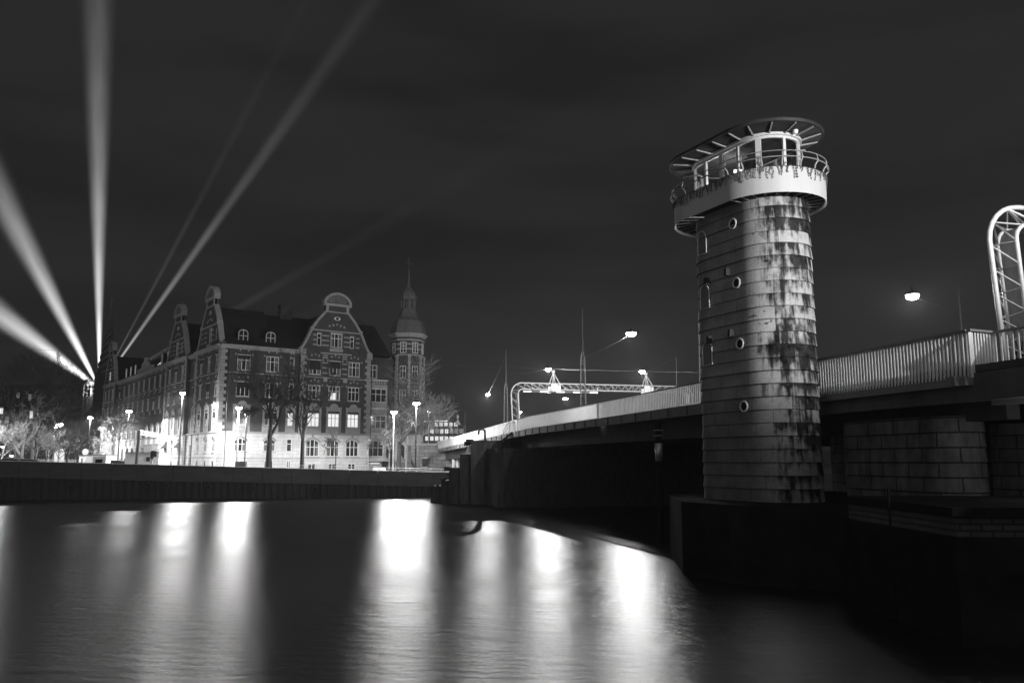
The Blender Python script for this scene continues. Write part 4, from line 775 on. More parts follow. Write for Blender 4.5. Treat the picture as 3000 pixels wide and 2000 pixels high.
# icicle lights hanging on the band
b = MB(); GP = gpts(2.215, 2.75, 60); rg = random.Random(3)
tot_ = len(GP)
for i in range(tot_):
    P, P2 = GP[i], GP[(i + 1) % tot_]; Ls = (P2 - P).length; k = max(1, int(Ls / .1))
    for j in range(k):
        p = P + (P2 - P) * ((j + rg.random() * .6) / k); d = (p - C1 - ax * max(0, min(2.75, (p - C1).dot(ax)))).normalized(); L_ = rg.uniform(.1, .5); pts = []; z = ZB1 + .02; x = 0; nseg = 5
        tdir = Vector((-d.y, d.x, 0))
        for s_ in range(nseg): pts.append(p + d * (.02 + .015 * s_ % .03) + tdir * x + Vector((0, 0, z - ZB1 + ZB1))); z -= L_ / (nseg - 1); x += rg.uniform(-.045, .045)
        b.tube(pts, .011, 3, False)
        for q in pts[1:]: b.box(q, (.03, .03, .035))
for seg_ in range(0, tot_): p, q = GP[seg_], GP[(seg_ + 1) % tot_]; b.tube([(p.x, p.y, ZB1 + .0), (q.x, q.y, ZB1 + .0)], .012, 3, False)
tag(b.build('icicle_light_string', M['dark']), 'unlit icicle light string draped over the white tower balcony', 'string lights')
# cabin
CW = lambda r, n=26: stadium(C1 + ax * .05, C1 + ax * 2.7, r, n)
zc0, zc1 = ZB0 + .22, 15.64
b = MB(); vwall(b, CW(1.27), zc0, CW(1.27), 13.75); b.build('cabin_wall', M['cab'], ct)
b = MB(); P = CW(1.3); vwall(b, P, zc1, P, zc1 + .1); P2 = CW(1.4); vwall(b, P2, zc1 + .1, P2, zc1 + .2); vwall(b, P, zc1 + .1, P2, zc1 + .1); vwall(b, P, zc1, CW(1.2), zc1); P = CW(1.31); vwall(b, P, 13.75, P, 13.85); b.build('cabin_head_band', M['cab'], ct)
glassm = bpy.data.materials.new('cabin_glass'); glassm.use_nodes = True; t_ = glassm.node_tree; t_.nodes.clear(); g1 = N(t_, 'ShaderNodeBsdfTransparent', i_Color=(.8, .8, .8, 1)); g2 = N(t_, 'ShaderNodeBsdfGlossy', i_Roughness=.05, i_Color=(1, 1, 1, 1)); fz = N(t_, 'ShaderNodeFresnel', i_IOR=1.45); mx_ = N(t_, 'ShaderNodeMixShader'); o__ = N(t_, 'ShaderNodeOutputMaterial')
t_.links.new(fz.outputs[0], mx_.inputs[0]); t_.links.new(g1.outputs[0], mx_.inputs[1]); t_.links.new(g2.outputs[0], mx_.inputs[2]); t_.links.new(mx_.outputs[0], o__.inputs[0])
b = MB(); vwall(b, CW(1.25), 13.85, CW(1.25), zc1); b.build('cabin_glazing', glassm, ct)
CP = CW(1.27, 60); dist = 0; per = [0]
for i in range(len(CP)): per.append(per[-1] + (CP[(i + 1) % len(CP)] - CP[i]).length)
def onper(u):
    u %= per[-1]
    for i in range(len(CP)):
        if per[i] <= u <= per[i + 1]: f = (u - per[i]) / max(1e-9, per[i + 1] - per[i]); a, c = CP[i], CP[(i + 1) % len(CP)]; return a + (c - a) * f, (c - a).normalized()
    return CP[0], ax
for k in range(13):
    p, d = onper(per[-1] * k / 13 + .2); b = MB(); wd = .22 if k % 2 else .12; b.box((p.x, p.y, (13.85 + zc1) / 2), (wd, .1, zc1 - 13.85), d); b.build('cabin_mullion', M['cab'], ct)
b = MB(); P = CW(1.22); b.face([(p.x, p.y, zc1 + .02) for p in reversed(P)]); b.face([(p.x, p.y, zc0 + .02) for p in P]); c_ = C1 + ax * 1.2 ; b.build('cabin_ceiling', M['roofc'], ct)
b = MB(); c_ = C1 + ax * .9 + nfl * .1; b.lathe((c_.x, c_.y, zc0), [(.32, 0), (.32, 2.15)], 16); b.build('core_column', M['dark'], ct, smooth=True)
b = MB(); c_ = C1 + ax * 1.7 - nfl * .5; b.box((c_.x, c_.y, zc0 + 1.0), (1.2, .1, 2.0), ax); b.build('cabin_partition', M['cabinet'], ct); c_ = C1 + ax * .2 - nfl * .2; b = MB(); b.box((c_.x, c_.y, zc0 + .95), (1.1, .5, .08), ax); b.tube([(c_.x, c_.y, zc0), (c_.x, c_.y, zc0 + .95)], .06); b.build('control_desk', M['trim'], ct)
il = at(2166, 507, 34.2); b = MB(); b.box((il.x, il.y, il.z), (.42, .08, .26)); b.build('cabin_lamp', M['lampf'], ct); plamp(ct, (il.x - .1, il.y + .15, il.z), 90, .08)
# canopy roof: rises outwards on radial ribs
ZR0, ZR1 = zc1 + .2, 15.97; RI, RR = CW(1.36), stadium(C1 - ax * .05, C1 + ax * 3.0, 2.18, 26)
b = MB(); vwall(b, RI, ZR0, RR, ZR1);  b.face([(p.x, p.y, ZR0 - .0) for p in reversed(RI)])
c = sum(RR, Vector()) / len(RR); vwall(b, RR, ZR1 + .07, [c + (p - c) * .5 for p in RR], ZR1 - .02); b.face([((c + (p - c) * .5).x, (c + (p - c) * .5).y, ZR1 - .02) for p in RR]); b.build('roof_canopy', M['roofc'], ct, smooth=False); b = MB(); R2 = stadium(C1 - ax * .05, C1 + ax * 3.0, 2.2, 26); vwall(b, R2, ZR1 - .03, R2, ZR1 + .1); vwall(b, RR, ZR1 - .03, R2, ZR1 - .03); vwall(b, R2, ZR1 + .1, RR, ZR1 + .07); b.build('roof_rim', M['dark'], ct)
IR, OR_ = stadium(C1 + ax * .05, C1 + ax * 2.7, 1.40, 7), stadium(C1 - ax * .05, C1 + ax * 3.0, 2.1, 9)
def densify(A, k=4):
    o = []
    for i in range(len(A)):
        p, q = A[i], A[(i + 1) % len(A)]; m = max(1, round((q - p).length / .95)) if (q - p).length > .9 else 1
        o += [p + (q - p) * j / m for j in range(m)]
    return o
I2 = densify(IR)
O2 = []
for p in I2:
    tt = max(0, min(2.65, (p - C1 - ax * .05).dot(ax))); cc = C1 + ax * .05 + ax * tt; d = (p - cc); d = d.normalized(); q = C1 + ax * (-.05 + tt * 3.05 / 2.65) + d * 2.08; O2.append(q)
for p, q in zip(I2, O2):
    b = MB(); b.tube([(p.x, p.y, ZR0 - .04), (q.x, q.y, ZR1 - .05)], [.04, .028], 4); b.build('roof_rib', M['trim'], ct)
b = MB(); q = at(2330, 383, 31.9); b.tube([(q.x + .12, q.y - .05, q.z + .28), (q.x, q.y, q.z + .22), (q.x, q.y, q.z + .1)], .025, 6); b.lathe((q.x, q.y, q.z - .14), [(.03, 0), (.09, .03), (.11, .1), (.1, .2), (.05, .26)], 12); tag(b.build('security_camera', M['white'], smooth=True), 'white domed security camera hanging under the tower cabin roof', 'camera')
# openings on the flat side
PF = C1 + nfl * 1.52
def side(px, py): s_, z_ = on(px, py, (PF.x, PF.y), (ax.x, ax.y)); return s_, z_
def sp3(s_, z, o=0): p = PF + ax * s_ + nfl * o; return Vector((p.x, p.y, z))
for px, py, dx in ((2148, 656, 0), (2159, 829, 0), (2169, 1007, 0), (2181, 1190, 0)):
    s_, z_ = side(px, py); b = MB(); b.tube([sp3(s_ + .2 * math.cos(i * math.pi / 10), z_ + .2 * math.sin(i * math.pi / 10), .03) for i in range(21)], .038, 6, False); ph_ = b.build('porthole', M['cab'], ct, smooth=True)
    b = MB(); b.slab([sp3(s_ + .18 * math.cos(i * math.pi / 10), z_ + .18 * math.sin(i * math.pi / 10), .01) for i in range(20)], nfl * .02); b.build('pane', M['glass'], ph_)
for px, py in ((2057, 712), (2066, 870), (2074, 1035)):
    s_, z_ = side(px, py); s_ = min(s_, 2.55); b = MB(); w, h = .32, .5; pts = [(-w, -h), (w, -h), (w, h * .3)] + [(w * math.cos(math.pi * i / 8), h * .3 + h * .7 * math.sin(math.pi * i / 8)) for i in range(1, 8)] + [(-w, h * .3)]
    b.tube([sp3(s_ + x, z_ + z, .05 - max(0, s_ + x - 2.35) ** 2 * .33) for x, z in pts + [pts[0]]], .025, 5, False); wn = b.build('arched_window', M['cab'], ct)
    b = MB(); b.face([sp3(s_ + x, z_ + z, .035 - max(0, s_ + x - 2.35) ** 2 * .33) for x, z in pts]); b.build('pane', M['curtain'], wn)
for px, py in ((2139, 798), (2150, 976), (2079, 825), (2087, 995)):
    s_, z_ = side(px, py); b = MB(); c_ = sp3(s_, z_, .16); b.box(c_, (.16, .24, .3), ax, .8); b.tube([sp3(s_, z_ - .1, 0), sp3(s_, z_ - .1, .1)], .03); b.build('floodlight', M['dark'], ct)
for px, py in ((2256, 760), (2239, 911), (2260, 940), (2226, 948)):
    b = MB(); p = at(px, py, 31.75); b.box(p, (.07, .06, .07)); b.build('wall_hook', M['dark'], ct)

# ------------------------------------------------------------------ gantries, masts, cables, lamps
def gantry(base, label, span=22.0, ztop=11.45):
    t = thing('gantry', base, label, 'gantry', 'white tubular gantries spanning the bridge'); zb = deckz(base[1])
    R = 1.25; th = .72
    def prof(off):  # centre line offset inwards by off
        P = []; r = R - off
        P.append((.25 + off, 0)); hh = ztop - zb
        P += [(.1 + off, hh * .45), (off, hh - R)]
        P += [(R - r * math.cos(math.pi / 2 * i / 6), hh - R + r * math.sin(math.pi / 2 * i / 6)) for i in range(1, 7)]
        Lh = P[:]; return Lh + [(span - x, z) for x, z in reversed(Lh)]
    def sub(P, step):
        o = [P[0]]
        for p, q in zip(P, P[1:]):
            L = math.hypot(q[0] - p[0], q[1] - p[1]); k = max(1, round(L / step)); o += [(p[0] + (q[0] - p[0]) * i / k, p[1] + (q[1] - p[1]) * i / k) for i in range(1, k + 1)]
        return o
    def W(x, z, o=0): p = Vector(base) + bw_ * x + bd * o; return Vector((p.x, p.y, zb + z))
    outer, inner = prof(0), prof(th)
    b = MB(); b.tube([W(x, z) for x, z in outer], .085, 8); b.build('outer_chord', M['gpaint'], t, smooth=True)
    for o in (-.38, .38): b = MB(); b.tube([W(x, z, o) for x, z in inner], .075, 8); b.build('inner_chord', M['gpaint'], t, smooth=True)
    b = MB()
    for (x0, z0), (x1, z1) in zip(inner, inner[1:]): b.face([W(x0, z0, -.36), W(x0, z0, .36), W(x1, z1, .36), W(x1, z1, -.36)])
    b.build('soffit_panel', M['panel'], t)
    O, I = sub(outer, 1.0), sub(inner, 1.0); b = MB()
    def samp(P, f):
        Ls = [math.hypot(q[0] - p[0], q[1] - p[1]) for p, q in zip(P, P[1:])]; T_ = sum(Ls) * f
        for L, p, q in zip(Ls, P, P[1:]):
            if T_ <= L: return (p[0] + (q[0] - p[0]) * T_ / L, p[1] + (q[1] - p[1]) * T_ / L)
            T_ -= L
        return P[-1]
    n = 38
    for o in (-.38, .38):
        pts = []
        for i in range(n * 2 + 1): f = i / (2 * n); q = samp(outer, f) if i % 2 == 0 else samp(inner, f); pts.append(W(q[0], q[1], 0 if i % 2 == 0 else o))
        b.tube(pts, .04, 5)
    b.build('lattice', M['gpaint'], t); return t, W
g1_, W1 = gantry((16.2, 27.6, deckz(27)), 'near white tubular gantry cut off by the right edge of the photo'); g2_, W2 = gantry((-.1, 93.0, deckz(93)), 'far white tubular gantry spanning the road beyond the tower')
b = MB()
for i in range(9):                                               # scrawled tags on the near gantry's panel
    z = .3 + i * .28 if i < 5 else .6 + i * .45; rg = random.Random(i); pts = [W1(.97 + .0 * k, z + rg.uniform(-.2, .2), -.3 + .6 * k / 6) + bw_ * .0 for k in range(7)]; pts = [p - bw_ * (.02 + .02 * ((p.z - 5.8) / 5)) for p in pts]; b.tube(pts, .05 if i < 5 else .012, 4)
b.build('graffiti', M['ink'], g1_)
for x in (5.0, 16.2):                                            # traffic signals hung on the far gantry
    p = W2(x, 5.3); t = thing('lane_signal', p, 'cluster of white traffic signals on the %s part of the far gantry' % ('left' if x < 10 else 'right'), 'traffic signal', 'signals on the far gantry')
    b = MB(); b.box(p + Vector((0, -.5, .1)), (.8, .3, .95), bw_, .85); b.box(p + Vector((-.55, -.45, -.1)), (.25, .25, .7), bw_); b.box(p + Vector((.55, -.45, .05)), (.25, .25, .8), bw_); b.build('signal_head', M['white'], t)
    b = MB(); q = p + Vector((-.1, -.3, 1.9)); [b.tube([p + Vector((dx, -.4, .5)), q], .035, 5) for dx in (-.6, -.15, .15, .7)]; b.lathe(q, [(.05, -.1), (.22, .05), (.15, .25)], 10); b.build('bracket', M['white'], t)
bm0, bm1 = at(1533, 1146, 92), at(1752, 1150, 92); t = thing('barrier_boom', bm0, 'striped horizontal barrier boom hanging below the far gantry', 'barrier'); ln = 9
for i in range(ln):
    a, c = bm0 + (bm1 - bm0) * i / ln, bm0 + (bm1 - bm0) * (i + .98) / ln; b = MB(); b.box((a + c) / 2, ((c - a).length, .1, .16), (c - a)); b.build('white_stripe' if i % 2 == 0 else 'dark_stripe', M['white'] if i % 2 == 0 else M['fascia'], t)
for px in (1563, 1656, 1750): b = MB(); p = at(px, 1140, 92); b.lathe(p, [(.1, -.1), (.14, .1), (.05, .2)], 8); b.build('warning_lamp', M['trim'], t)
def mast(px, Y, ytop, label, lattice=True, group='dark cable masts along the bridge'):
    a = at(px, ytop, Y); zb = deckz(Y); t = thing('cable_mast', (a.x, Y, zb), label, 'mast', group)
    b = MB(); H = a.z - zb; w = .22
    for i, j in ((-1, -1), (1, -1), (1, 1), (-1, 1)): b.tube([(a.x + i * w, Y + j * w, zb), (a.x + i * w * .7, Y + j * w * .7, zb + H * .55), (a.x + i * .03, Y + j * .03, zb + H * .62)], .035, 5)
    b.build('corner_tubes', M['cabinet'], t); b = MB()
    k = 16
    for f in range(k):
        z0, z1 = zb + H * .55 * f / k, zb + H * .55 * (f + 1) / k; ww = w * (1 - .3 * f / k); s_ = 1 if f % 2 else -1
        b.tube([(a.x - s_ * ww, Y - ww, z0), (a.x + s_ * ww, Y - ww, z1)], .02, 4); b.tube([(a.x - s_ * ww, Y + ww, z0), (a.x + s_ * ww, Y + ww, z1)], .02, 4); b.tube([(a.x + ww, Y - s_ * ww, z0), (a.x + ww, Y + s_ * ww, z1)], .02, 4)
    b.build('lattice', M['fascia'], t)
    b = MB(); b.tube([(a.x, Y, zb + H * .5), (a.x, Y, zb + H)], [.11, .07], 8); b.build('upper_pole', M['dark'], t); return a
m1 = mast(2049, 46.5, 705, 'tall dark lattice mast hard against the left side of the tower')
m2 = mast(1705, 66, 902, 'tall dark lattice mast in the middle of the bridge in front of the far gantry')
m3 = mast(1482, 91, 1026, 'tall dark lattice mast beside the left leg of the far gantry')
m4 = mast(1981, 97, 1043, 'far dark lattice mast showing above the railing left of the tower'); m5 = mast(2809, 58.7, 842, 'lattice mast standing right of the tower behind the near railing')
m6 = mast(1362, 128, 1205, 'small distant mast at the town end of the bridge')
def cable(A, B, label, r=.012, sag=.15, grp='thin overhead cables'):
    b = MB(); A, B = Vector(A), Vector(B); b.tube([A + (B - A) * f - Vector((0, 0, sag * 4 * f * (1 - f))) for f in (0, .25, .5, .75, 1)], r, 4); return tag(b.build('overhead_cable', M['cabinet']), label, 'cable', grp)
def pendant(px, py, Y, P, label, r=.2, lens='lamp'):
    a = at(px, py, Y); t = thing('hanging_lamp', a, label, 'street lamp', 'lamps hung over the bridge')
    b = MB(); b.lathe(a + Vector((0, 0, .06)), [(r * 1.15, 0), (r * .95, .12), (r * .35, .2), (.04, .3), (.03, .5)], 12); b.build('housing', M['dark'], t, smooth=True)
    b = MB(); b.lathe(a + Vector((0, 0, -.1)), [(r * .35, -.1), (r * .8, -.04), (r, .06), (r, .158)], 12); b.build('lens', M[lens], t, smooth=True)
    plamp(t, a + Vector((0, 0, -.38)), P, .07); return a
L1 = pendant(1849, 977, 59, 2300, 'big bright lamp hung over the bridge just left of the tower', .34)
L2 = pendant(1606, 1081, 82, 4000, 'bright lamp hung above the left half of the far gantry', .27)
L3 = pendant(1881, 1088, 84, 4500, 'bright lamp hung above the right half of the far gantry', .27)
L4 = pendant(1429, 1155, 108, 5200, 'lone small lamp hung from a cable left of the far gantry', .27)
L5 = pendant(1657, 1167, 118, 3200, 'lamp seen through the far gantry opening above the railing', .33)
L6 = pendant(1523, 1207, 154, 3200, 'lowest lamp above the railing inside the far gantry left leg', .33)
L7 = pendant(2673, 867, 45.6, 3200, 'big bright lamp hung over the bridge right of the tower', .34)
L8 = Vector((25.0, 13.0, 12.0)); LF = Vector((19.4, 12.0, 12.0)); t = thing('hanging_lamp', L8, 'lamp hung over the near end of the bridge, outside the photo to the right', 'street lamp', 'lamps hung over the bridge')
b = MB(); b.lathe(L8 + Vector((0, 0, .06)), [(.23, 0), (.19, .12), (.07, .2), (.04, .5)], 12); b.build('housing', M['dark'], t); plamp(t, L8 + Vector((0, 0, -.3)), 5500, .1)
t = thing('added_flood_lamp', LF, 'added floodlight on the near railing, unseen, brightening the tower, outside the photo to the right', 'floodlight'); b = MB(); b.box(LF + Vector((.1, -.3, 0)), (.5, .3, .4)); b.tube([LF + Vector((.1, -.3, -.2)), Vector((LF.x + .1, LF.y - .3, 5.8))], .06); b.build('lamp_housing', M['dark'], t)
fl = plamp(t, LF, 24000, .1, 50, 1.0); fl.rotation_euler = (Vector((10.4, 34, 12.6)) - LF).to_track_quat('-Z', 'Y').to_euler()  # unseen spot added to brighten the right side of the tower
L9 = Vector((13.0, -4.0, 9.5)); t = thing('added_flood_lamp', (L9.x, L9.y, 1), 'added floodlight on a post behind the viewer, unseen, brightening the tower', 'floodlight')
b = MB(); b.tube([(L9.x, L9.y, -1), (L9.x, L9.y, L9.z)], .08); b.build('pole', M['dark'], t); fl = plamp(t, L9 + Vector((0, .3, .35)), 1700, .2, 40, .8); fl.rotation_euler = (Vector((10.2, 34, 14.5)) - L9).to_track_quat('-Z', 'Y').to_euler()  # second unseen spot, added to brighten the upper tower from the front
cable(L1, (m2.x, 66, m2.z - 4.0), 'thin cable from the middle mast up to the big lamp left of the tower', .02); cable(L7, (m5.x + .2, 58.7, at(2815, 910, 58.7).z), 'thin cable from the big right lamp down to its mast', .02)
cable(L4, (m3.x, 91, m3.z - .6), 'steep thin cable from the mast down to the lone small lamp'); cable(L2, (m3.x, 91, at(1487, 1095, 91).z), 'thin cable from the mast by the gantry leg to the lamp above the gantry')
cable(L3, (m4.x, 97, m4.z - .1), 'upper cable between the right gantry lamp and the far mast'); cable(L3, (m4.x, 97, at(1980, 1110, 97).z), 'lower cable between the right gantry lamp and the far mast')
cable(at(2043, 1091, 60), at(1240, 1063, 140), 'long thin cable running from the tower side to the turret', .01, .2)
cable(at(288, 1028, 215), at(-40, 1015, 130), 'long thin cable crossing the searchlight beams at the left', .03, .2)
# quay street lamps on posts
def post_lamp(px, py, Y, P, label, dark=True, r=.28, head='lamp', pr=.07, xb=None, zb=None):
    a = at(px, py, Y); xb_ = a.x if xb is None else at(xb, 1350, Y).x; zb = GROUND if zb is None else zb
    t = thing('street_lamp', (xb_, Y, zb), label, 'street lamp', 'street lamps along the far quay')
    b = MB(); b.tube([(xb_, Y, zb), (xb_, Y, zb + .9), (xb_, Y, zb + .92), (a.x, Y, a.z - .25)], [pr * 1.7, pr * 1.6, pr, pr * .7], 8); b.build('pole', M['dark'] if dark else M['steel'], t)
    b = MB(); b.lathe(a + Vector((0, 0, .12)), [(r * 1.2, 0), (r * .9, .14), (.05, .3)], 12); b.build('lamp_head', M['dark'], t)
    b = MB(); b.lathe(a + Vector((0, 0, -.12)), [(r * .4, -.08), (r, .02), (r, .235)], 12); b.build('lens', M[head], t, smooth=True)
    if P: plamp(t, a + Vector((0, -.42, -.35)), P, .15, 172, .12); plamp(t, a + Vector((0, -.42, -.35)), P * .07, .15)
    return a
post_lamp(700, 1195, 112.5, 13000, 'bright lamp post before the left windows of the front facade', False, .4, pr=.09)
post_lamp(535, 1152, 117, 9500, 'tallest dark lamp post, in front of the side gables', True, .33, pr=.12)
post_lamp(378, 1205, 140, 13000, 'bright lamp post before the long side facade and tree', True, .45)
post_lamp(1154, 1207, 109, 10000, 'bright pale lamp post beside the big tree by the turret', False, .4, pr=.08)
post_lamp(1220, 1182, 103, 7000, 'bright dark lamp post on the quay edge before the turret', True, .4, pr=.1)
post_lamp(1256, 1205, 150, 400, 'small lamp post right of the turret above the office block', False, .3)
post_lamp(265, 1223, 170, 12000, 'small lamp left of the building corner over the cabins', True, .5)
post_lamp(177, 1243, 185, 12000, 'small lamp among the park trees left of the cabins', False, .5)
post_lamp(-32, 1190, 112, 13000, 'lamp post beside the park, just outside the photo on the left', True, .4)
post_lamp(8, 1308, 200, 250, 'tiny low lamp at the left edge of the photo', True, .4, 'lampf'); post_lamp(34, 1335, 200, 100, 'tiny low lamp behind the park car', True, .35, 'lampf')
# ------------------------------------------------------------------ bare winter trees
def tree(px, py, Y, ytop, label, seed, spread=.5, r0=.22, fork=.3, lvl=5, lean=0, mt='bark', tw='bark', dens=3, group='bare winter trees', zb=None, droop=0.0):
    """trunk (with its main limbs) and a crown of ever thinner branches"""
    rg = random.Random(seed); a = at(px, py, Y); zb = GROUND if zb is None else zb; top = at(px, ytop, Y).z; H = top - zb
    t = thing('bare_tree', (a.x, Y, zb), label, 'tree', group); B, C_ = MB(), MB(); base = Vector((a.x, Y, zb))
    def grow(p, d, L, r, l):
        n = 4; pts = [p]; r = max(r, .026); rr = [r]; q = p
        for i in range(n):
            d = (d + Vector((rg.uniform(-1, 1), rg.uniform(-1, 1), rg.uniform(-.7, .9) - droop * (l < 3))) * (.16 if l >= lvl - 1 else .3)).normalized(); q = q + d * (L / n); pts.append(q); rr.append(r * (1 - .45 * (i + 1) / n))
        (B if l >= lvl - 1 else C_).tube(pts, rr, 7 if l >= lvl - 1 else (4 if l > 1 else 3), l >= lvl - 1)
        if l == 0: return
        k = dens + (1 if l < 3 else 0)
        for j in range(k):
            f = rg.uniform(.35, 1) if j else 1; i = min(n, max(1, int(f * n + .5))); az = rg.uniform(0, 2 * math.pi); sp = rg.uniform(.45, 1.0) * spread * 2
            o = d.orthogonal().normalized(); o2 = d.cross(o); nd = (d + (o * math.cos(az) + o2 * math.sin(az)) * sp + Vector((0, 0, .12))).normalized()
            grow(pts[i], nd, L * rg.uniform(.55, .82), rr[i] * rg.uniform(.5, .7), l - 1)
    trunk = H * fork; pts = [base + Vector((lean * f, 0, trunk * f)) for f in (0, .1, .4, .7, 1)]
    B.tube(pts, [r0 * 1.5, r0 * 1.15, r0, r0 * .92, r0 * .88], 9)
    for j in range(dens):
        az = rg.uniform(0, 6.28) if j else 1.5; s_ = .12 if j == 0 else rg.uniform(.45, .9) * spread * 1.6; grow(pts[-1], Vector((math.cos(az) * s_, math.sin(az) * s_, 1)).normalized(), (H - trunk) * (.42 if j == 0 else .34), r0 * (.8 if j == 0 else .6), lvl - 1)
    B.build('trunk', M[mt], t, smooth=True); C_.build('crown', M[tw], t); return t
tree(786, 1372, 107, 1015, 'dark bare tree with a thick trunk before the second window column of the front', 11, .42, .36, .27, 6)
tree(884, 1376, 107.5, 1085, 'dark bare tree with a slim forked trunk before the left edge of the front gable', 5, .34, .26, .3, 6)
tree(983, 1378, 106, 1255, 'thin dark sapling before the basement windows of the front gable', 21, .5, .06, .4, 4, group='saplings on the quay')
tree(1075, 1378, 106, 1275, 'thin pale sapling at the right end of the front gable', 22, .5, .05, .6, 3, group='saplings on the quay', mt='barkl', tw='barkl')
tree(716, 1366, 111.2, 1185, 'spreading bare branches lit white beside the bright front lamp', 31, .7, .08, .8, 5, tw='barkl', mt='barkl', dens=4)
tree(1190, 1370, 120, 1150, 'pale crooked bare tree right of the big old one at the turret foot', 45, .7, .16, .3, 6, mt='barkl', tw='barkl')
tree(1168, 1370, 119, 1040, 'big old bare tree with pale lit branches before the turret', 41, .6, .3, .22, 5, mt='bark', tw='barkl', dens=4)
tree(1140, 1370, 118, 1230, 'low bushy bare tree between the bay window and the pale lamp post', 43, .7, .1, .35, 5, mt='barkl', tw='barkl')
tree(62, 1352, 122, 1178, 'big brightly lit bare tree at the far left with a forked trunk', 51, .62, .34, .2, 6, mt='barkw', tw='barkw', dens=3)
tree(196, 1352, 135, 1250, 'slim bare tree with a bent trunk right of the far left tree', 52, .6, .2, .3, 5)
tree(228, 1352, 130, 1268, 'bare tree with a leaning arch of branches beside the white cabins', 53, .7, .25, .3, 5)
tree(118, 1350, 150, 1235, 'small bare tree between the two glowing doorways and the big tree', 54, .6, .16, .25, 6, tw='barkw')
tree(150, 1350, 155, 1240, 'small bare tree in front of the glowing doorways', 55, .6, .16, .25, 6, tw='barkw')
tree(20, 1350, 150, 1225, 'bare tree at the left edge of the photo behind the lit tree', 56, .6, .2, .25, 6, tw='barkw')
tree(90, 1350, 170, 1060, 'tall black bare tree behind the park, its twigs crossing the beams', 57, .5, .5, .3, 6, mt='twig', tw='twig', group='tall black trees behind the park')
tree(150, 1350, 185, 1030, 'tallest black bare tree under the lowest searchlight beam', 58, .5, .5, .3, 6, mt='twig', tw='twig', group='tall black trees behind the park')
tree(20, 1350, 180, 1030, 'tall black bare tree at the left edge of the photo', 59, .5, .5, .3, 6, mt='twig', tw='twig', group='tall black trees behind the park')
tree(225, 1350, 200, 1090, 'black bare tree below the searchlight tower', 60, .5, .45, .3, 6, mt='twig', tw='twig', group='tall black trees behind the park')
tree(330, 1350, 145, 1160, 'black bare tree spreading in front of the long side facade', 61, .75, .2, .45, 6, mt='twig', tw='twig')
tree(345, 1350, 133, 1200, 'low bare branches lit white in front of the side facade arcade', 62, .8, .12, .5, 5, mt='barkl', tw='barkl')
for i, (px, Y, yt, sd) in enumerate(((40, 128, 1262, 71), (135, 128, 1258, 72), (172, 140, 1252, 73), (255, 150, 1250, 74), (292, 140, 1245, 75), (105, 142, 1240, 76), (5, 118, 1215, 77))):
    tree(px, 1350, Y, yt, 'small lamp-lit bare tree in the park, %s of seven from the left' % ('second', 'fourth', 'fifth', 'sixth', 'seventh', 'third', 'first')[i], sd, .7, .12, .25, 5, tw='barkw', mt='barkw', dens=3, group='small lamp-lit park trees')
# ------------------------------------------------------------------ park fence, cars, cabins, signs
pf = thing('park_fence', (-70, 137, GROUND), 'low white picket fence along the park at the left', 'fence'); b = MB()
a, c = at(-20, 1348, 137), at(225, 1348, 137)
for i in range(90): x = a.x + (c.x - a.x) * i / 89; b.box((x, 137, GROUND + .9), (.05, .03, 1.8 if i % 6 == 0 else 1.5))
b.build('pickets', M['white'], pf); b = MB(); b.box(((a.x + c.x) / 2, 137.05, GROUND + 1.2), (c.x - a.x, .04, .06)); b.build('fence_rail', M['white'], pf)
def car(px, Y, ang, label, scale=1.0, m='car'):
    a = at(px, 1350, Y); t = thing('parked_car', (a.x, Y, GROUND), label, 'car', 'cars parked along the quay'); d = Vector((math.cos(ang), math.sin(ang), 0)); n = Vector((-d.y, d.x, 0)); o = Vector((a.x, Y, GROUND))
    P = lambda x, y, z: o + d * x * scale + n * y * scale + Vector((0, 0, z * scale))
    side_ = [(-2.2, .3), (2.2, .3), (2.25, .75), (2.0, .95), (1.0, 1.0), (.45, 1.0), (-2.1, 1.02), (-2.25, .7)]
    b = MB(); b.slab([P(x, -.85, z) for x, z in side_], n * 1.7 * scale); b.build('body', M[m], t)
    b = MB(); c0 = [(1.1, .98), (.35, 1.45), (-1.2, 1.5), (-2.0, 1.0)]; b.slab([P(x, -.72, z) for x, z in c0], n * 1.44 * scale); b.build('windows', M['glass'], t)
    b = MB(); b.slab([P(x, -.7, z) for x, z in [(.4, 1.45), (-1.25, 1.5), (-1.25, 1.56), (.35, 1.5)]], n * 1.4 * scale); b.build('car_roof', M[m], t)
    for x in (-1.4, 1.4):
        for y in (-.86, .66): w = MB(); w.slab([P(x + .33 * math.cos(i * math.pi / 8), y, .33 + .33 * math.sin(i * math.pi / 8)) for i in range(16)], n * .2 * scale); w.build('wheel', M['tyre'], t)
car(48, 112, .12, 'dark parked car with its roof above the quay at the far left', 1.15); car(92, 113, .12, 'dark parked car right of the big lit tree trunk', 1.1); car(350, 118, .15, 'pale parked car between the white cabins and the white site trailer', 1.0, 'trim')
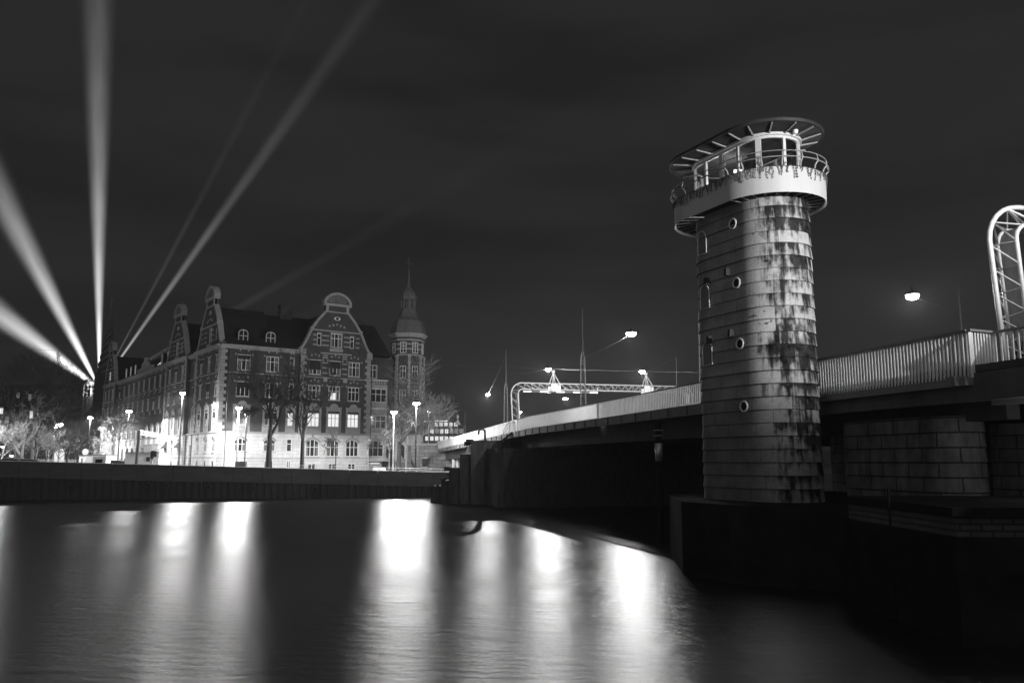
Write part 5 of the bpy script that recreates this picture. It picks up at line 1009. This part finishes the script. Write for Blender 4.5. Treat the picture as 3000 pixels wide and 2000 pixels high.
def hut(x0, x1, yt, Y, label, win=()):
    a, c = at(x0, yt, Y), at(x1, yt, Y); w = c.x - a.x; cx = (a.x + c.x) / 2; t = thing('site_cabin', (cx, Y + 1.3, GROUND), label, 'cabin')
    b = MB(); b.prism([(a.x, Y), (c.x, Y), (c.x + .3, Y + 2.5), (a.x + .3, Y + 2.5)], GROUND, a.z); b.build('cabin_body', M['hut'], t)
    b = MB(); b.prism([(a.x - .08, Y - .08), (c.x + .08, Y - .08), (c.x + .38, Y + 2.6), (a.x + .22, Y + 2.6)], a.z + .002, a.z + .1); b.build('cabin_roof', M['cabinet'], t)
    for (u0, u1, v0, v1, mt) in win: b = MB(); b.box((a.x + w * (u0 + u1) / 2, Y - .01, GROUND + (a.z - GROUND) * (v0 + v1) / 2), (w * (u1 - u0), .04, (a.z - GROUND) * (v1 - v0))); b.build('panel', M[mt], t)
hut(232, 250, 1335, 118, 'smaller white site cabin with a grey door', [(.35, .6, .0, .85, 'cabinet')])
hut(252, 311, 1333, 116, 'white site cabin with a grey front and a pale shutter', [(.36, .96, .12, .92, 'cabinet'), (.48, .84, .2, .76, 'sign')])
tr_ = hut(367, 466, 1326, 113, 'long white site trailer with two small dark windows below the side facade', [(.63, .74, .55, .78, 'blind'), (.79, .86, .55, .78, 'blind')])
b = MB(); p = at(250, 1323, 120)
b.slab([p + Vector((.43 * math.cos(i * math.pi / 12), 0, .43 * math.sin(i * math.pi / 12))) for i in range(24)], (0, .04, 0)); rs = thing('round_sign', (p.x, 120, GROUND), 'round pale road sign above the white cabins', 'sign'); b.build('sign_plate', M['sign'], rs)
b = MB(); b.tube([(p.x, 120.1, GROUND), (p.x, 120.1, p.z)], .04); b.build('post', M['steel'], rs)
t = thing('sign_gantry', at(400, 1350, 112), 'dark post with a long bright lattice sign arm over the street', 'sign gantry'); b = MB(); a, c, e = at(394, 1357, 110), at(408, 1260, 110), at(485, 1274, 122)
b.tube([(c.x - .15, 110, GROUND), (c.x, 110, c.z)], .2, 8); b.build('post', M['dark'], t); b = MB()
for dz in (0, -.5): b.tube([c + Vector((0, 0, dz)), e + Vector((0, 0, dz))], .08, 5)
for i in range(14): p, q = c + (e - c) * i / 14, c + (e - c) * (i + 1) / 14; b.tube([p, q - Vector((0, 0, .5))], .05, 4); b.tube([p - Vector((0, 0, .5)), q], .04, 4)
b.build('lattice_arm', M['white'], t)
t = thing('traffic_light', at(448, 1350, 111), 'small traffic light on a slanted pale post before the white trailer', 'traffic light'); b = MB(); a = at(452, 1318, 111); b.tube([(at(442, 1350, 111).x, 111, GROUND), (a.x, 111, a.z)], .12, 8); b.build('post', M['trim'], t)
b = MB(); b.box((a.x - .2, 110.9, a.z - .6), (.35, .3, 1.0)); b.box((a.x + .25, 110.9, a.z - .5), (.3, .3, .8)); b.build('signal_head', M['dark'], t)
t = thing('utility_cabinet', at(704, 1367, 110.5), 'grey metal street cabinet with scribbled graffiti below the bright lamp', 'cabinet'); b = MB(); a, c = at(689, 1352, 110), at(719, 1352, 110); b.box(((a.x + c.x) / 2, 110.3, (GROUND + a.z) / 2), (c.x - a.x, .6, a.z - GROUND)); b.build('cabinet_body', M['cabinet'], t)
b = MB(); rg = random.Random(5); b.tube([((a.x + c.x) / 2 - .1 + i * .09, 109.98, a.z - .35 + rg.uniform(-.16, .16)) for i in range(9)], .016, 4); b.build('graffiti', M['ink'], t)
t = thing('warning_sign', at(1341, 1290, 128), 'triangular road sign on a post at the bridge end', 'sign'); p = at(1341, 1240, 128); b = MB(); b.slab([p + Vector((-.5, 0, -.2)), p + Vector((.5, 0, -.2)), p + Vector((0, 0, .7))], (0, .04, 0)); b.box(p + Vector((0, .0, 1.0)), (.3, .05, .5)); b.build('sign_plate', M['trim'], t); b = MB(); b.tube([(p.x, 128.1, 4.5), (p.x, 128.1, p.z + 1.3)], .05); b.build('post', M['steel'], t)
t = thing('wall_gate', at(1078, 1375, 101.8), 'white handrail gate at the head of the quay ladder', 'gate'); b = MB(); a = at(1058, 1383, 101.2)
for x in (-.4, .9, 2.2): b.tube([(a.x + x, 101.2, a.z), (a.x + x, 101.2, a.z + .9)], .03)
b.tube([(a.x - .4, 101.2, a.z + .9), (a.x + 2.2, 101.2, a.z + .7)], .03); b.tube([(a.x - .4, 101.2, a.z + .45), (a.x + 2.2, 101.2, a.z + .4)], .02); b.build('bars', M['railw'], t)
t = thing('barrier_block', at(1124, 1376, 109), 'low white barrier block behind the quay railing under the bay window', 'barrier'); a = at(1110, 1376, 109)
b = MB(); b.slab([(a.x - .9, 109, GROUND + .12), (a.x + .9, 109, GROUND + .12), (a.x + .75, 109, GROUND + .6), (a.x - .75, 109, GROUND + .6)], (0, .3, 0)); b.build('block', M['hut'], t)
for dx in (-.7, .7): b = MB(); b.box((a.x + dx, 109.15, GROUND + .06), (.3, .5, .12)); b.build('foot', M['cabinet'], t)
# near-side brick quay at the right edge of the photo
b = MB(); a, c = at(2800, 1512, 20.5), at(3100, 1498, 20.0); b.prism([(a.x, 20.5), (c.x + 8, 19.8), (c.x + 8, 27), (a.x, 27)], a.z - .5, a.z); b3 = MB(); b3.prism([(a.x - .1, 20.4), (c.x + 8, 19.7), (c.x + 8, 27.1), (a.x - .1, 27.1)], WATER - 1, a.z - .502); b2 = MB(); b2.prism([(a.x - .15, 20.35), (c.x + 8, 19.65), (c.x + 8, 27.1), (a.x - .15, 27.1)], a.z + .001, a.z + .22)
t = thing('brick_quay', (a.x + 4, 23, WATER), 'low dark brick quay wall under the bridge at the right edge', 'wall'); b.build('brickwork', M['brickw'], t); b3.build('footing', M['foot'], t); b2.build('coping', M['foot'], t)  # footing and coping near-black: shade under the deck put into the colour
b = MB(); p = at(2602, 1428, 23); b.tube([(p.x, 23, WATER - .5), (p.x, 23, p.z)], .035, 8); tag(b.build('mooring_pile', M['foot'], smooth=True), 'thin upright steel mooring pile in the dark below the right railing', 'pile')

# lamp under the near end of the deck, outside the photo to the right
t = thing('bulkhead_lamp', (15.6, 23.4, 3.6), 'bulkhead lamp under the near end of the bridge, outside the photo to the right', 'lamp'); b = MB(); b.lathe((15.6, 23.4, 3.6), [(.2, 0), (.2, .1), (.06, .2), (.03, 1.2)], 10); b.build('housing', M['dark'], t); plamp(t, (15.6, 23.4, 3.3), 75, .1)
# ------------------------------------------------------------------ night mist
HAZE = .00028
b = MB(); b.prism([(-570, -60), (570, -60), (570, 720), (-570, 720)], WATER - 1.6, 300)
hm = bpy.data.materials.new('night_mist'); hm.use_nodes = True; t_ = hm.node_tree; t_.nodes.clear(); v_ = N(t_, 'ShaderNodeVolumePrincipled'); v_.inputs['Density'].default_value = HAZE; v_.inputs['Color'].default_value = (1, 1, 1, 1); v_.inputs['Anisotropy'].default_value = .2
o_ = N(t_, 'ShaderNodeOutputMaterial'); t_.links.new(v_.outputs[0], o_.inputs[1])
hz = b.build('haze', hm); hz['kind'] = 'stuff'; hz['label'] = 'thin night mist over the whole harbour'; hz['category'] = 'haze'
